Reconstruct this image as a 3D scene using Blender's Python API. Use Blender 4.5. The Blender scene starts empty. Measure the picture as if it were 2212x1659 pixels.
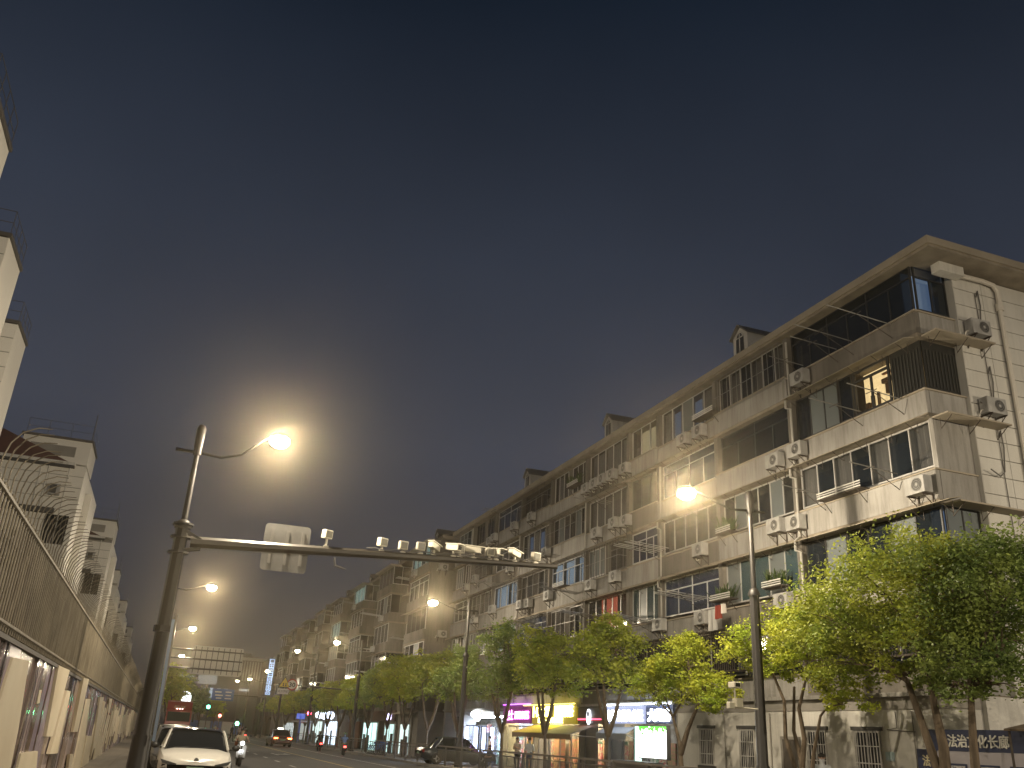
import bpy, bmesh, math, random
import numpy as np
from mathutils import Vector, Matrix, Quaternion
random.seed(7)
SC = bpy.context.scene
COL = SC.collection

# ------------------------------------------------------------------ camera
# photograph measured on a 2212 x 1659 view: focal 1900 px, street vanishing point (335, 1557), horizon slope 0.055
FPX, CX, CY, EYE = 1900.0, 1106.0, 829.5, 1.65
def _axes(vp=(335.0, 1557.0), roll=0.055):
    n = Vector((-roll, 1.0)).normalized()
    d = (Vector(vp) - Vector((CX, CY))).dot(n)
    up = -Vector((n.x, n.y, -d / FPX)).normalized()
    Y = Vector((vp[0] - CX, vp[1] - CY, FPX)).normalized()
    Y = (Y - Y.dot(up) * up).normalized()
    return Y.cross(up), Y, up
AX, AY, AZ = _axes()
def ray(x, y):
    d = Vector((x - CX, y - CY, FPX))
    return Vector((d.dot(AX), d.dot(AY), d.dot(AZ)))
def on_x(x, y, X): r = ray(x, y); return r * (X / r.x) + Vector((0, 0, EYE))
def on_y(x, y, Y): r = ray(x, y); return r * (Y / r.y) + Vector((0, 0, EYE))
def on_z(x, y, Z): r = ray(x, y); return r * ((Z - EYE) / r.z) + Vector((0, 0, EYE))
cam = bpy.data.cameras.new('camera'); camo = bpy.data.objects.new('camera', cam); COL.objects.link(camo)
camo.matrix_world = Matrix(((AX.x, -AX.y, -AX.z, 0), (AY.x, -AY.y, -AY.z, 0), (AZ.x, -AZ.y, -AZ.z, EYE), (0, 0, 0, 1)))
cam.sensor_fit = 'HORIZONTAL'; cam.sensor_width = 36; cam.lens = 36 * FPX / 2212
cam.clip_start = 0.1; cam.clip_end = 6000
SC.camera = camo

# ------------------------------------------------------------------ night sky, exposure
W = bpy.data.worlds.new('World'); SC.world = W; W.use_nodes = True
nt = W.node_tree; nt.nodes.clear()
tc = nt.nodes.new('ShaderNodeTexCoord'); sp = nt.nodes.new('ShaderNodeSeparateXYZ'); rp = nt.nodes.new('ShaderNodeValToRGB')
bg = nt.nodes.new('ShaderNodeBackground'); wo = nt.nodes.new('ShaderNodeOutputWorld')
nt.links.new(tc.outputs['Generated'], sp.inputs[0]); nt.links.new(sp.outputs['Z'], rp.inputs[0])
wn = nt.nodes.new('ShaderNodeTexNoise'); wn.inputs['Scale'].default_value = 2.2; wn.inputs['Detail'].default_value = 5; nt.links.new(tc.outputs['Generated'], wn.inputs['Vector'])
wr = nt.nodes.new('ShaderNodeMapRange'); wr.inputs[1].default_value = .3; wr.inputs[2].default_value = .7; wr.inputs[3].default_value = .86; wr.inputs[4].default_value = 1.14; nt.links.new(wn.outputs[0], wr.inputs[0])
wm = nt.nodes.new('ShaderNodeMix'); wm.data_type = 'RGBA'; wm.blend_type = 'MULTIPLY'; wm.inputs[0].default_value = 1; nt.links.new(rp.outputs[0], wm.inputs[6]); nt.links.new(wr.outputs[0], wm.inputs[7]); nt.links.new(wm.outputs[2], bg.inputs[0])
nt.links.new(bg.outputs[0], wo.inputs[0])
cr = rp.color_ramp
SKY = [(0.0, (.027, .027, .034)), (.10, (.033, .035, .046)), (.30, (.043, .048, .066)), (.50, (.0255, .032, .0485)), (.72, (.0060, .0106, .0195)), (1.0, (.0035, .007, .013))]
cr.elements[0].position, cr.elements[0].color = SKY[0][0], (*SKY[0][1], 1)
cr.elements[1].position, cr.elements[1].color = SKY[-1][0], (*SKY[-1][1], 1)
for p, c in SKY[1:-1]:
    e = cr.elements.new(p); e.color = (*c, 1)
bg.inputs[1].default_value = 0.84
SC.view_settings.view_transform = 'Standard'; SC.view_settings.look = 'None'
SC.view_settings.exposure = 0.4; SC.view_settings.gamma = 1
SC.render.engine = 'CYCLES'
SC.cycles.use_denoising = True; SC.cycles.max_bounces = 6; SC.cycles.diffuse_bounces = 2; SC.cycles.glossy_bounces = 3
SC.cycles.transparent_max_bounces = 12; SC.cycles.volume_bounces = 0; SC.cycles.sample_clamp_indirect = 4
SC.cycles.caustics_reflective = False; SC.cycles.caustics_refractive = False
LAMP_W, LAMP_COL = 2500.0, (1.0, .85, .63)
HAZE = 0.0010

# ------------------------------------------------------------------ materials
MATS = {}
def M(name, col=(.5, .5, .5), rough=.6, metal=0.0, col2=None, scale=(3, 3, 3), bump=0.0, bscale=None, emit=None, estr=0, alpha=1.0, sss=0, spec=.5, ramp=(.35, .65)):
    if name in MATS: return MATS[name]
    m = bpy.data.materials.new(name); m.use_nodes = True; MATS[name] = m
    t = m.node_tree; b = t.nodes['Principled BSDF']
    b.inputs['Base Color'].default_value = (*col, 1); b.inputs['Roughness'].default_value = rough
    b.inputs['Metallic'].default_value = metal; b.inputs['Specular IOR Level'].default_value = spec
    b.inputs['Alpha'].default_value = alpha
    if emit:
        b.inputs['Emission Color'].default_value = (*emit, 1); b.inputs['Emission Strength'].default_value = estr
    if col2 or bump:
        g = t.nodes.new('ShaderNodeNewGeometry'); mp = t.nodes.new('ShaderNodeMapping')
        mp.inputs['Scale'].default_value = scale; t.links.new(g.outputs['Position'], mp.inputs[0])
        nz = t.nodes.new('ShaderNodeTexNoise'); nz.inputs['Scale'].default_value = 1; nz.inputs['Detail'].default_value = 6
        t.links.new(mp.outputs[0], nz.inputs['Vector'])
        if col2:
            r = t.nodes.new('ShaderNodeValToRGB')
            r.color_ramp.elements[0].position = ramp[0]; r.color_ramp.elements[1].position = ramp[1]
            r.color_ramp.elements[0].color = (*col, 1); r.color_ramp.elements[1].color = (*col2, 1)
            t.links.new(nz.outputs[0], r.inputs[0]); t.links.new(r.outputs[0], b.inputs['Base Color'])
        if bump:
            n2 = t.nodes.new('ShaderNodeTexNoise'); n2.inputs['Scale'].default_value = bscale or 30; n2.inputs['Detail'].default_value = 4
            t.links.new(g.outputs['Position'], n2.inputs['Vector'])
            bp = t.nodes.new('ShaderNodeBump'); bp.inputs['Strength'].default_value = bump; bp.inputs['Distance'].default_value = .02
            t.links.new(n2.outputs[0], bp.inputs['Height']); t.links.new(bp.outputs[0], b.inputs['Normal'])
    return m
def grime(m, amt=.55, lo=.45, hi=.72):
    """rain streaks and soot stains over a painted wall"""
    t = m.node_tree; b = t.nodes['Principled BSDF']; src = b.inputs['Base Color'].links[0].from_socket
    g = t.nodes.new('ShaderNodeNewGeometry'); mp = t.nodes.new('ShaderNodeMapping'); mp.inputs['Scale'].default_value = (5, 5, .55); t.links.new(g.outputs['Position'], mp.inputs[0])
    nz = t.nodes.new('ShaderNodeTexNoise'); nz.inputs['Scale'].default_value = 1; nz.inputs['Detail'].default_value = 7; nz.inputs['Roughness'].default_value = .65; t.links.new(mp.outputs[0], nz.inputs['Vector'])
    r = t.nodes.new('ShaderNodeMapRange'); r.inputs[1].default_value = lo; r.inputs[2].default_value = hi; r.inputs[3].default_value = 0; r.inputs[4].default_value = amt; t.links.new(nz.outputs[0], r.inputs[0])
    mx = t.nodes.new('ShaderNodeMix'); mx.data_type = 'RGBA'; t.links.new(r.outputs[0], mx.inputs[0]); t.links.new(src, mx.inputs[6]); mx.inputs[7].default_value = (.10, .09, .075, 1); t.links.new(mx.outputs[2], b.inputs['Base Color'])
    return m
def EM(name, col, s): return M(name, (.1, .1, .1), .5, emit=col, estr=s)
def leaf_mat(name, c1, c2):
    m = M(name, c1, .55, col2=c2, scale=(1.1, 1.1, 1.1), spec=.35)
    t = m.node_tree; b = t.nodes['Principled BSDF']; out = t.nodes['Material Output']
    tr = t.nodes.new('ShaderNodeBsdfTranslucent'); mx = t.nodes.new('ShaderNodeMixShader'); mx.inputs[0].default_value = .35
    src = b.inputs['Base Color'].links[0].from_socket
    t.links.new(src, tr.inputs[0]); t.links.new(b.outputs[0], mx.inputs[1]); t.links.new(tr.outputs[0], mx.inputs[2]); t.links.new(mx.outputs[0], out.inputs[0])
    return m
plaster = M('cream_plaster', (.36, .345, .32), .85, col2=(.28, .265, .24), scale=(.9, .9, .35), bump=.25, bscale=14)
plaster_w = M('white_plaster', (.68, .66, .61), .85, col2=(.53, .51, .46), scale=(.7, .7, .5), bump=.2, bscale=12)
plaster_g = M('grey_plaster', (.30, .28, .25), .85, col2=(.24, .225, .20), scale=(1, 1, 1), bump=.2)
plaster_d = M('weathered_plaster', (.21, .19, .165), .9, col2=(.13, .118, .10), scale=(.8, .8, .3), bump=.3, bscale=10)
tile_p = M('gable_panel_paint', (.62, .60, .55), .75, col2=(.55, .53, .48), scale=(.7, .7, .5), bump=.12, bscale=25)
grime(plaster, .6); grime(plaster_w, .35, .5, .8); grime(plaster_d, .7); grime(tile_p, .22, .5, .8)
soffit = M('stained_concrete', (.30, .26, .20), .9, col2=(.21, .18, .14), scale=(2, 2, 2), bump=.3)
fascia = M('fascia_paint', (.36, .31, .24), .8, col2=(.30, .26, .20), scale=(1, 1, 1))
rooft = M('roof_tiles', (.07, .055, .05), .8, col2=(.05, .04, .035), scale=(4, 4, 4), bump=.4)
brownroof = M('brown_roof', (.10, .045, .035), .7, col2=(.075, .035, .028), scale=(3, 3, 3), bump=.3)
alu = M('pale_aluminium', (.55, .53, .50), .4, .3)
alu_d = M('dark_window_frame', (.05, .05, .05), .45, .3)
alu_b = M('bronze_window_frame', (.16, .14, .12), .45, .3)
glass = M('window_glass', (.045, .05, .052), .07, alpha=.34, spec=.7)
glass_d = M('tinted_window_glass', (.016, .021, .026), .07, alpha=.75, spec=.7)
glass_f = M('frosted_window_glass', (.17, .19, .19), .35, alpha=.8)
glass_t = M('teal_window_glass', (.06, .10, .11), .12, alpha=.7)
glass_bl = M('blue_window_glass', (.03, .05, .10), .1, alpha=.75)
room = M('balcony_interior', (.34, .31, .27), .9, col2=(.22, .20, .175), scale=(2, 2, 2))
cur_g = M('grey_curtain', (.42, .40, .37), .9, col2=(.25, .235, .22), scale=(1, 9, .4))
cur_w = M('pale_curtain', (.55, .53, .50), .9, col2=(.42, .40, .38), scale=(1, 9, .4))
cur_b = M('navy_curtain', (.06, .075, .13), .9, col2=(.045, .055, .10), scale=(1, 7, .4))
cur_r = M('red_curtain_lit', (.5, .12, .07), .9, emit=(.85, .20, .11), estr=.45)
cur_bl = M('blue_white_curtain_lit', (.4, .5, .6), .9, emit=(.42, .62, .85), estr=.32)
cur_t = M('greenish_curtain_lit', (.4, .5, .5), .9, emit=(.45, .75, .68), estr=.42)
room_y = M('lit_room_wall', (.6, .5, .3), .9, col2=(.35, .25, .12), scale=(2.2, 2.2, 3.5), emit=(1, .74, .36), estr=.8)
room_b = M('dim_blue_room', (.3, .4, .5), .9, emit=(.25, .42, .75), estr=.16)
room_w = M('dim_warm_room', (.4, .35, .25), .9, emit=(.9, .75, .4), estr=.35)
wire = M('galvanised_wire', (.30, .29, .27), .5, .6)
rust = M('rusty_iron', (.10, .085, .07), .7, .3, col2=(.06, .045, .035), scale=(8, 8, 8))
steel_w = M('stainless_pole', (.62, .61, .60), .3, .7)
pvc = M('white_pvc_pipe', (.62, .58, .51), .5)
cable = M('grey_cable', (.16, .15, .14), .6)
acw = M('ac_casing', (.42, .41, .39), .5, col2=(.32, .31, .29), scale=(3, 3, 3))
grime(acw, .4)
acd = M('ac_grille', (.055, .053, .05), .5)
black = M('black_plastic', (.018, .018, .018), .4)
polep = M('bronze_pole_paint', (.013, .0105, .008), .5, 0, col2=(.010, .008, .0065), scale=(2, 2, 1))
poleg = M('grey_pole_paint', (.13, .12, .105), .45, .2)
leafA = leaf_mat('leaf_bright', (.30, .40, .04), (.54, .55, .055))
leafB = leaf_mat('leaf_mid', (.21, .28, .04), (.44, .46, .06))
leafC = leaf_mat('leaf_dark', (.13, .20, .055), (.27, .33, .07))
bark = M('bark', (.16, .12, .08), .9, col2=(.09, .068, .045), scale=(6, 6, 2), bump=.6, bscale=20)
asphalt = M('asphalt', (.060, .057, .052), .75, col2=(.045, .043, .040), scale=(.5, .15, 1), bump=.3, bscale=60)
paving = M('paving', (.20, .175, .14), .8, col2=(.15, .13, .105), scale=(1.5, 1.5, 1), bump=.2)
kerbm = M('kerb_stone', (.28, .26, .23), .8, col2=(.21, .2, .18), scale=(2, 2, 2))
paint_w = M('white_road_paint', (.52, .50, .45), .7, col2=(.36, .35, .32), scale=(5, 5, 5))
paint_y = M('yellow_road_paint', (.46, .33, .09), .7, col2=(.34, .25, .08), scale=(5, 5, 5))

# ------------------------------------------------------------------ mesh helpers
class MB:
    def __init__(s): s.v, s.f = [], []
    def add(s, vs, fs):
        o = len(s.v); s.v += [tuple(v) for v in vs]; s.f += [tuple(i + o for i in f) for f in fs]; return s
    def box(s, lo, hi):
        (a, b, c), (d, e, f) = lo, hi
        return s.add([(a, b, c), (d, b, c), (d, e, c), (a, e, c), (a, b, f), (d, b, f), (d, e, f), (a, e, f)],
                     [(0, 3, 2, 1), (4, 5, 6, 7), (0, 1, 5, 4), (1, 2, 6, 5), (2, 3, 7, 6), (3, 0, 4, 7)])
    def obox(s, c, size, R):
        c = Vector(c); h = Vector(size) / 2; vs = []
        for z in (-1, 1):
            for x, y in ((-1, -1), (1, -1), (1, 1), (-1, 1)): vs.append(c + R @ Vector((x * h.x, y * h.y, z * h.z)))
        return s.add(vs, [(0, 3, 2, 1), (4, 5, 6, 7), (0, 1, 5, 4), (1, 2, 6, 5), (2, 3, 7, 6), (3, 0, 4, 7)])
    def tube(s, pts, r, n=8, cap=True):
        pts = [Vector(p) for p in pts]; k = len(pts); r = r if isinstance(r, (list, tuple)) else [r] * k
        vs = []; ref = None
        for i, p in enumerate(pts):
            t = (pts[min(i + 1, k - 1)] - pts[max(i - 1, 0)]).normalized()
            if ref is None: ref = Vector((1, 0, 0)) if abs(t.x) < .9 else Vector((0, 1, 0))
            u = (ref - t * ref.dot(t)).normalized(); ref = u; w = t.cross(u)
            for j in range(n):
                a = 2 * math.pi * (j + .5) / n; vs.append(p + (u * math.cos(a) + w * math.sin(a)) * r[i])
        fs = [(i * n + j, i * n + (j + 1) % n, (i + 1) * n + (j + 1) % n, (i + 1) * n + j) for i in range(k - 1) for j in range(n)]
        if cap: fs += [tuple(range(n - 1, -1, -1)), tuple(range((k - 1) * n, k * n))]
        return s.add(vs, fs)
    def lathe(s, prof, c=(0, 0, 0), n=16, axis='z'):
        vs = []
        for r, z in prof:
            for j in range(n):
                a = 2 * math.pi * j / n; p = (r * math.cos(a), r * math.sin(a), z)
                if axis == 'x': p = (p[2], p[0], p[1])
                if axis == 'y': p = (p[0], p[2], p[1])
                vs.append((c[0] + p[0], c[1] + p[1], c[2] + p[2]))
        k = len(prof)
        fs = [(i * n + j, i * n + (j + 1) % n, (i + 1) * n + (j + 1) % n, (i + 1) * n + j) for i in range(k - 1) for j in range(n)]
        fs += [tuple(range(n - 1, -1, -1)), tuple(range((k - 1) * n, k * n))]
        return s.add(vs, fs)
    def prism(s, poly, off):
        off = Vector(off); n = len(poly); p = [Vector(q) for q in poly]
        return s.add(p + [q + off for q in p], [tuple(range(n - 1, -1, -1)), tuple(range(n, 2 * n))] + [(i, (i + 1) % n, n + (i + 1) % n, n + i) for i in range(n)])
    def ell(s, c, r, nu=12, nv=8):
        prof = [(math.sin(math.pi * max(.02, min(.98, i / nv))), -math.cos(math.pi * max(.0, min(1., i / nv)))) for i in range(nv + 1)]
        m = MB().lathe(prof, n=nu)
        return s.add([(c[0] + x * r[0], c[1] + y * r[1], c[2] + z * r[2]) for x, y, z in m.v], m.f)
    def build(s, name, mat, parent=None, smooth=False, world=False, bevel=0):
        me = bpy.data.meshes.new(name); vs = s.v
        if world and parent is not None:
            b = wloc(parent); vs = [(x - b.x, y - b.y, z - b.z) for x, y, z in vs]
        me.from_pydata(vs, [], s.f); me.validate(); me.update()
        bm = bmesh.new(); bm.from_mesh(me); bmesh.ops.recalc_face_normals(bm, faces=bm.faces)
        if bevel: bmesh.ops.bevel(bm, geom=list(bm.edges), offset=bevel, segments=2, affect='EDGES', profile=.6)
        bm.to_mesh(me); bm.free()
        for m in (mat if isinstance(mat, (list, tuple)) else [mat]): me.materials.append(m)
        if smooth:
            me.polygons.foreach_set('use_smooth', [True] * len(me.polygons))
            if smooth != 'all': me.set_sharp_from_angle(angle=math.radians(40))
        o = bpy.data.objects.new(name, me); COL.objects.link(o); o.parent = parent
        return o
def wloc(o):
    v = Vector((0, 0, 0))
    while o is not None: v = v + o.location; o = o.parent
    return v
def tag(o, label=None, cat=None, group=None, kind=None):
    if label: o['label'] = label
    if cat: o['category'] = cat
    if group: o['group'] = group
    if kind: o['kind'] = kind
    return o
def thing(name, label, cat, loc=(0, 0, 0), rz=0, group=None):
    o = bpy.data.objects.new(name, None); COL.objects.link(o); o.location = loc; o.rotation_euler = (0, 0, rz); o.empty_display_size = .2
    return tag(o, label, cat, group)
_cubes = {}
def cube(name, mat, parent, lo, hi):
    """axis aligned block, mesh shared per material; lo/hi are world coordinates (or local when parent is at the origin)"""
    me = _cubes.get(mat.name)
    if me is None:
        me = bpy.data.meshes.new('block'); t = MB().box((-.5, -.5, -.5), (.5, .5, .5)); me.from_pydata(t.v, [], t.f); me.materials.append(mat); _cubes[mat.name] = me
    o = bpy.data.objects.new(name, me); COL.objects.link(o); o.parent = parent
    lo, hi = Vector(lo), Vector(hi); b = wloc(parent) if parent else Vector((0, 0, 0))
    o.location = (lo + hi) / 2 - b; o.scale = [max(abs(x), .001) for x in (hi - lo)]
    return o
def struct(o): o['kind'] = 'structure'; return o
def copy_tree(o, parent=None):
    c = o.copy(); COL.objects.link(c); c.parent = parent
    for ch in list(o.children): copy_tree(ch, c)
    return c
ORD = ['first', 'second', 'third', 'fourth', 'fifth', 'sixth', 'seventh', 'eighth', 'ninth', 'tenth', 'eleventh', 'twelfth', 'thirteenth', 'fourteenth', 'fifteenth', 'sixteenth', 'seventeenth', 'eighteenth', 'nineteenth', 'twentieth', 'twenty-first', 'twenty-second', 'twenty-third', 'twenty-fourth', 'twenty-fifth']
def text_mesh(body, size, depth, name, mat, parent, origin, right, up, width=None, bold=.0):
    """flat lettering laid along 'right' / 'up' from the lower left corner 'origin' (world coordinates)"""
    c = bpy.data.curves.new('lettering', 'FONT'); c.body = body; c.size = size; c.extrude = depth; c.offset = bold; c.resolution_u = 2
    o = bpy.data.objects.new('tmp', c); COL.objects.link(o)
    me = bpy.data.meshes.new_from_object(o.evaluated_get(bpy.context.evaluated_depsgraph_get()))
    bpy.data.objects.remove(o); bpy.data.curves.remove(c)
    right, up = Vector(right).normalized(), Vector(up).normalized(); n = right.cross(up)
    xs = [v.co.x for v in me.vertices]; k = (width / (max(xs) - min(xs))) if width else 1
    b = wloc(parent); org = Vector(origin) - b; x0 = min(xs)
    for v in me.vertices: v.co = org + right * ((v.co.x - x0) * k) + up * v.co.y + n * v.co.z
    me.materials.append(mat); r = bpy.data.objects.new(name, me); COL.objects.link(r); r.parent = parent
    return r

# ------------------------------------------------------------------ ground, road, pavements
def sheet(name, x0, x1, y0, y1, z, mat): return struct(MB().add([(x0, y0, z), (x1, y0, z), (x1, y1, z), (x0, y1, z)], [(0, 1, 2, 3)]).build(name, mat))
sheet('ground', -600, 600, -300, 1000, -.03, M('dark_earth', (.07, .065, .06), .9, col2=(.05, .05, .045), scale=(.1, .1, .1)))
sheet('road', -.1, 15.3, -40, 330, 0, asphalt)
struct(MB().box((-2.2, -40, -.02), (-.25, 330, .12)).build('left_pavement', paving))
struct(MB().box((15.55, -40, -.02), (20.35, 330, .12)).build('right_pavement', paving))
struct(MB().box((-.25, -40, -.02), (-.1, 330, .135)).build('left_kerb', kerbm))
struct(MB().box((15.3, -40, -.02), (15.55, 330, .135)).build('right_kerb', kerbm))
yl = sheet('yellow_centre_line', 9.34, 9.48, -40, 190, .004, paint_y)
wl = sheet('white_edge_line', 12.2, 12.33, -40, 190, .004, paint_w)
for i in range(24):
    y = 38.8 + 5.85 * i; sheet('lane_dash', 6.33, 6.47, y, y + 2.0, .004, paint_w)
ar = MB()
for yy in (63.0, 100.0):
    ar.add([(7.75, yy, .004), (7.9, yy, .004), (7.9, yy + 4, .004), (7.75, yy + 4, .004)], [(0, 1, 2, 3)])
    ar.add([(7.9, yy + 1.4, .004), (8.7, yy + 2.6, .004), (8.7, yy + 3.4, .004), (7.9, yy + 2.2, .004)], [(0, 1, 2, 3)])
    ar.add([(8.4, yy + 2.2, .0045), (9.0, yy + 2.4, .0045), (8.7, yy + 4.2, .0045)], [(0, 1, 2)])
struct(ar.build('lane_arrow', paint_w))
for i in range(9):
    sheet('crossing_stripe', .8 + i * 1.6, 1.6 + i * 1.6, 150, 154, .004, paint_w)
# paving slabs of the left pavement that can be told apart
lp = [o for o in COL.objects if o.name == 'left_pavement'][0]
slabm = M('paving_slab', (.24, .205, .16), .8, col2=(.19, .165, .13), scale=(.9, .9, 1), bump=.2)
for i in range(34):
    for j in range(2):
        y = 20 + i * 1.2
        cube('paving_slab', slabm, lp, (-2.15 + j * .95, y, .10), (-1.215 + j * .95, y + 1.185, .126))

# ------------------------------------------------------------------ windows
PANES = [0]
def window(parent, ax, c, a0, a1, z0, z1, n, out=-1, fm=alu, gm=glass, transom=0, curtain=None, back=None, depth=.06, gms=None, fw=.05, bars=None, span=(0, 1)):
    """window in the plane ax=c ('x' or 'y'), spanning a0..a1 along the other axis; out = sign of the outward normal"""
    m = MB()
    def bx(p0, p1, q0, q1, d0=0.0, d1=depth):
        l, h = sorted((c + out * d0, c + out * d1))
        if ax == 'x': m.box((l, p0, q0), (h, p1, q1))
        else: m.box((p0, l, q0), (p1, h, q1))
    bx(a0, a1, z0, z0 + fw); bx(a0, a1, z1 - fw, z1); bx(a0, a0 + fw, z0 + fw, z1 - fw); bx(a1 - fw, a1, z0 + fw, z1 - fw)
    zt = z1 - fw
    if transom:
        zt = z1 - transom; bx(a0 + fw, a1 - fw, zt, zt + fw * .9)
    edges = [a0 + (a1 - a0) * i / n for i in range(n + 1)]
    for e in edges[1:-1]: bx(e - fw * .45, e + fw * .45, z0 + fw, zt if transom else z1 - fw, 0, depth * .9)
    if transom:
        k = max(1, n // 2)
        for i in range(1, k):
            e = a0 + (a1 - a0) * i / k; bx(e - fw * .4, e + fw * .4, zt + fw, z1 - fw, 0, depth * .85)
    w = m.build('window', fm, parent, world=True)
    def slab(nm, mt, p0, p1, q0, q1, d0, d1):
        l, h = sorted((c + out * d0, c + out * d1))
        return cube(nm, mt, w, (l, p0, q0), (h, p1, q1)) if ax == 'x' else cube(nm, mt, w, (p0, l, q0), (p1, h, q1))
    for i in range(n):
        g = gms[i % len(gms)] if gms else gm
        slab('pane', g, edges[i] + fw * .3, edges[i + 1] - fw * .3, z0 + fw * .8, zt, depth * .35, depth * .5); PANES[0] += 1
    if transom: slab('pane', gms[0] if gms else gm, a0 + fw * .8, a1 - fw * .8, zt + fw * .5, z1 - fw * .8, depth * .35, depth * .5)
    if curtain:
        cm = MB(); k = max(8, int((a1 - a0) / .09)); vs = []
        for i in range(k + 1):
            a = a0 + (a1 - a0) * i / k; d = -.16 + .04 * math.sin(i * 1.9) + .015 * math.sin(i * .7)
            for q in (z0 + .03, z1 - .03):
                vs.append((c + out * d, a, q) if ax == 'x' else (a, c + out * d, q))
        keep = [i for i in range(k) if (i * 7919 + int(a0 * 10)) % 11 > 1]
        cm.add(vs, [(2 * i, 2 * i + 2, 2 * i + 3, 2 * i + 1) for i in range(k) if (math.sin(i * .31 + a0) > -.75) and span[0] <= i / k <= span[1]])
        cm.build('curtain', curtain, w, world=True, smooth='all')
    if back: slab('lit_room', back, a0, a1, z0, z1, -.5, -.45)
    return w

# ------------------------------------------------------------------ near apartment block on the right
FL = [3.45, 6.12, 8.79, 11.46, 14.13]; FH = 2.67; XF = 20.1; Y0, Y1 = 19.0, 67.6
B1 = thing('apartment_block', 'long cream six-storey apartment block with shops below and pale gable end', 'building', (XF, Y0, 0))
cube('core_wall', room, B1, (21.75, 19.4, 3.4), (31.8, Y1, 16.6))
cube('end_wall', plaster, B1, (20.3, Y1 - .25, 3.4), (21.75, Y1, 16.6))
gw = cube('gable_wall', M('left_joint', (.25, .235, .205), .9), B1, (21.75, 18.9, 3.4), (31.8, 19.4, 16.62))
cube('gable_edge', tile_p, B1, (21.73, 18.86, 3.45), (21.749, 19.3, 16.6))
cols = [(21.76, 22.95), (22.965, 27.4), (27.415, 31.8)]
for r in range(23):
    z = 3.45 + r * .572
    for ci, (xa, xb) in enumerate(cols):
        cube('gable_panel', tile_p, B1, (xa, 18.862 - .004 * ((r * 3 + ci) % 3), z), (xb, 18.9, min(z + .545, 16.6)))
# floors: slab + parapet + canopy
EDG = [19.0, 25.45, 30.4, 35.3, 38.35, 43.3, 48.3, 53.3, 58.4, 63.3, 67.6]
for fi, z in enumerate(FL):
    cube('floor_slab', soffit, B1, (XF + .02, Y0 + .02, z - .12), (21.74, Y1 - .26, z))
    hgt = .87 if fi == 2 else .73
    for k in range(10):
        y0, y1 = EDG[k], EDG[k + 1]
        hh = hgt + random.choice((0, 0, 0, .12, -.05)) if k else hgt
        cube('parapet', plaster if (k * 3 + fi) % 4 else plaster_d, B1, (XF + random.uniform(-.015, .02), y0 + .01, z), (XF + .16, y1 - .01, z + hh))
        cube('window_sill', fascia, B1, (XF - .05, y0 + .03, z + hh), (XF + .3, y1 - .03, z + hh + .05))
    # parapet return on the gable side
    cube('parapet_return', plaster, B1, (XF + .17, Y0 - .002, z), (21.74, Y0 + .16, z + hgt))
    cube('sill_return', fascia, B1, (XF - .05, Y0 - .05, z + hgt + .002), (21.74, Y0 + .2, z + hgt + .052))
# roof slab, fascia, tiles, dormers
rf = MB().box((19.92, 17.95, 16.62), (32.6, Y1 + .4, 16.78)).build('roof_slab', soffit, B1, world=True)
MB().box((19.86, 17.9, 16.72), (32.7, Y1 + .45, 16.98)).build('fascia', fascia, rf, world=True)
MB().add([(19.95, 18.0, 16.985), (32.6, 18.0, 16.985), (32.6, Y1 + .3, 16.985), (19.95, Y1 + .3, 16.985), (26.2, 27.0, 19.6), (26.2, Y1 - 8, 19.6)], [(0, 1, 4), (0, 4, 5, 3), (1, 2, 5, 4), (2, 3, 5)]).build('roof', rooft, B1, world=True)
MB().box((20.9, 18.5, 16.3), (21.9, 18.86, 16.62)).build('eave_box', plaster_w, B1, world=True)
def dormer(par, y, x=21.5, ap=19.75, mat=plaster_w):
    w, zb, ze = .54, 17.3, ap - .46
    m = MB().prism([(x, y - w, zb), (x, y + w, zb), (x, y + w, ze), (x, y, ap - .08), (x, y - w, ze)], (2.6, 0, 0))
    d = m.build('dormer', mat, par, world=True)
    rooft = M('dormer_tiles', (.20, .185, .165), .8)
    r = MB()
    for s in (-1, 1):
        r.prism([(x - .15, y, ap), (x - .15, y + s * (w + .1), ze - .1), (x - .15, y + s * (w + .1), ze - .04), (x - .15, y, ap + .06)], (2.75, 0, 0))
    r.build('dormer_roof', rooft, d, world=True)
    a = [(x - .03, y + .26 * math.cos(t), ze - .14 + .28 * math.sin(t)) for t in [math.pi * i / 8 for i in range(9)]]
    MB().prism([(x - .03, y + .3, zb + .55), *a, (x - .03, y - .3, zb + .55)], (.05, 0, 0)).build('dormer_window', glass_d, d, world=True)
    f = MB()
    for i in range(8): f.tube([(x - .04, a[i][1], a[i][2]), (x - .04, a[i + 1][1], a[i + 1][2])], .035, 5)
    f.tube([(x - .04, y - .3, ze - .12), (x - .04, y + .3, ze - .12)], .025, 5); f.tube([(x - .04, y, zb + .5), (x - .04, y, ze + .2)], .025, 5)
    f.build('dormer_frame', plaster_w, d, world=True)
for y in (30.2, 43.3, 56.0): dormer(B1, y, ap=19.5)
# pilasters and rain pipes
for y in EDG[1:-1]:
    cube('pilaster', plaster_d, B1, (XF + .04, y - .13, 6.2), (XF + .5, y + .13, 16.6))
for y, z0, z1 in ((25.2, 6.2, 16.3), (34.9, 6.2, 13.9), (43.0, 3.6, 14.0), (53.0, 3.6, 14.0), (63.1, 3.6, 16.4)):
    pts = [(XF - .1, y, z0)]
    for fz in FL:
        if z0 < fz - .3 and fz < z1:
            pts += [(XF - .1, y, fz - .55), (XF - .12, y + .25, fz - .45), (XF - .12, y + .25, fz - .1), (XF - .1, y, fz)]
    pts.append((XF - .1, y, z1)); MB().tube(pts, .042, 7).build('rain_pipe', M('dull_pipe', (.40, .38, .34), .6), B1, world=True, smooth=True)
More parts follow.
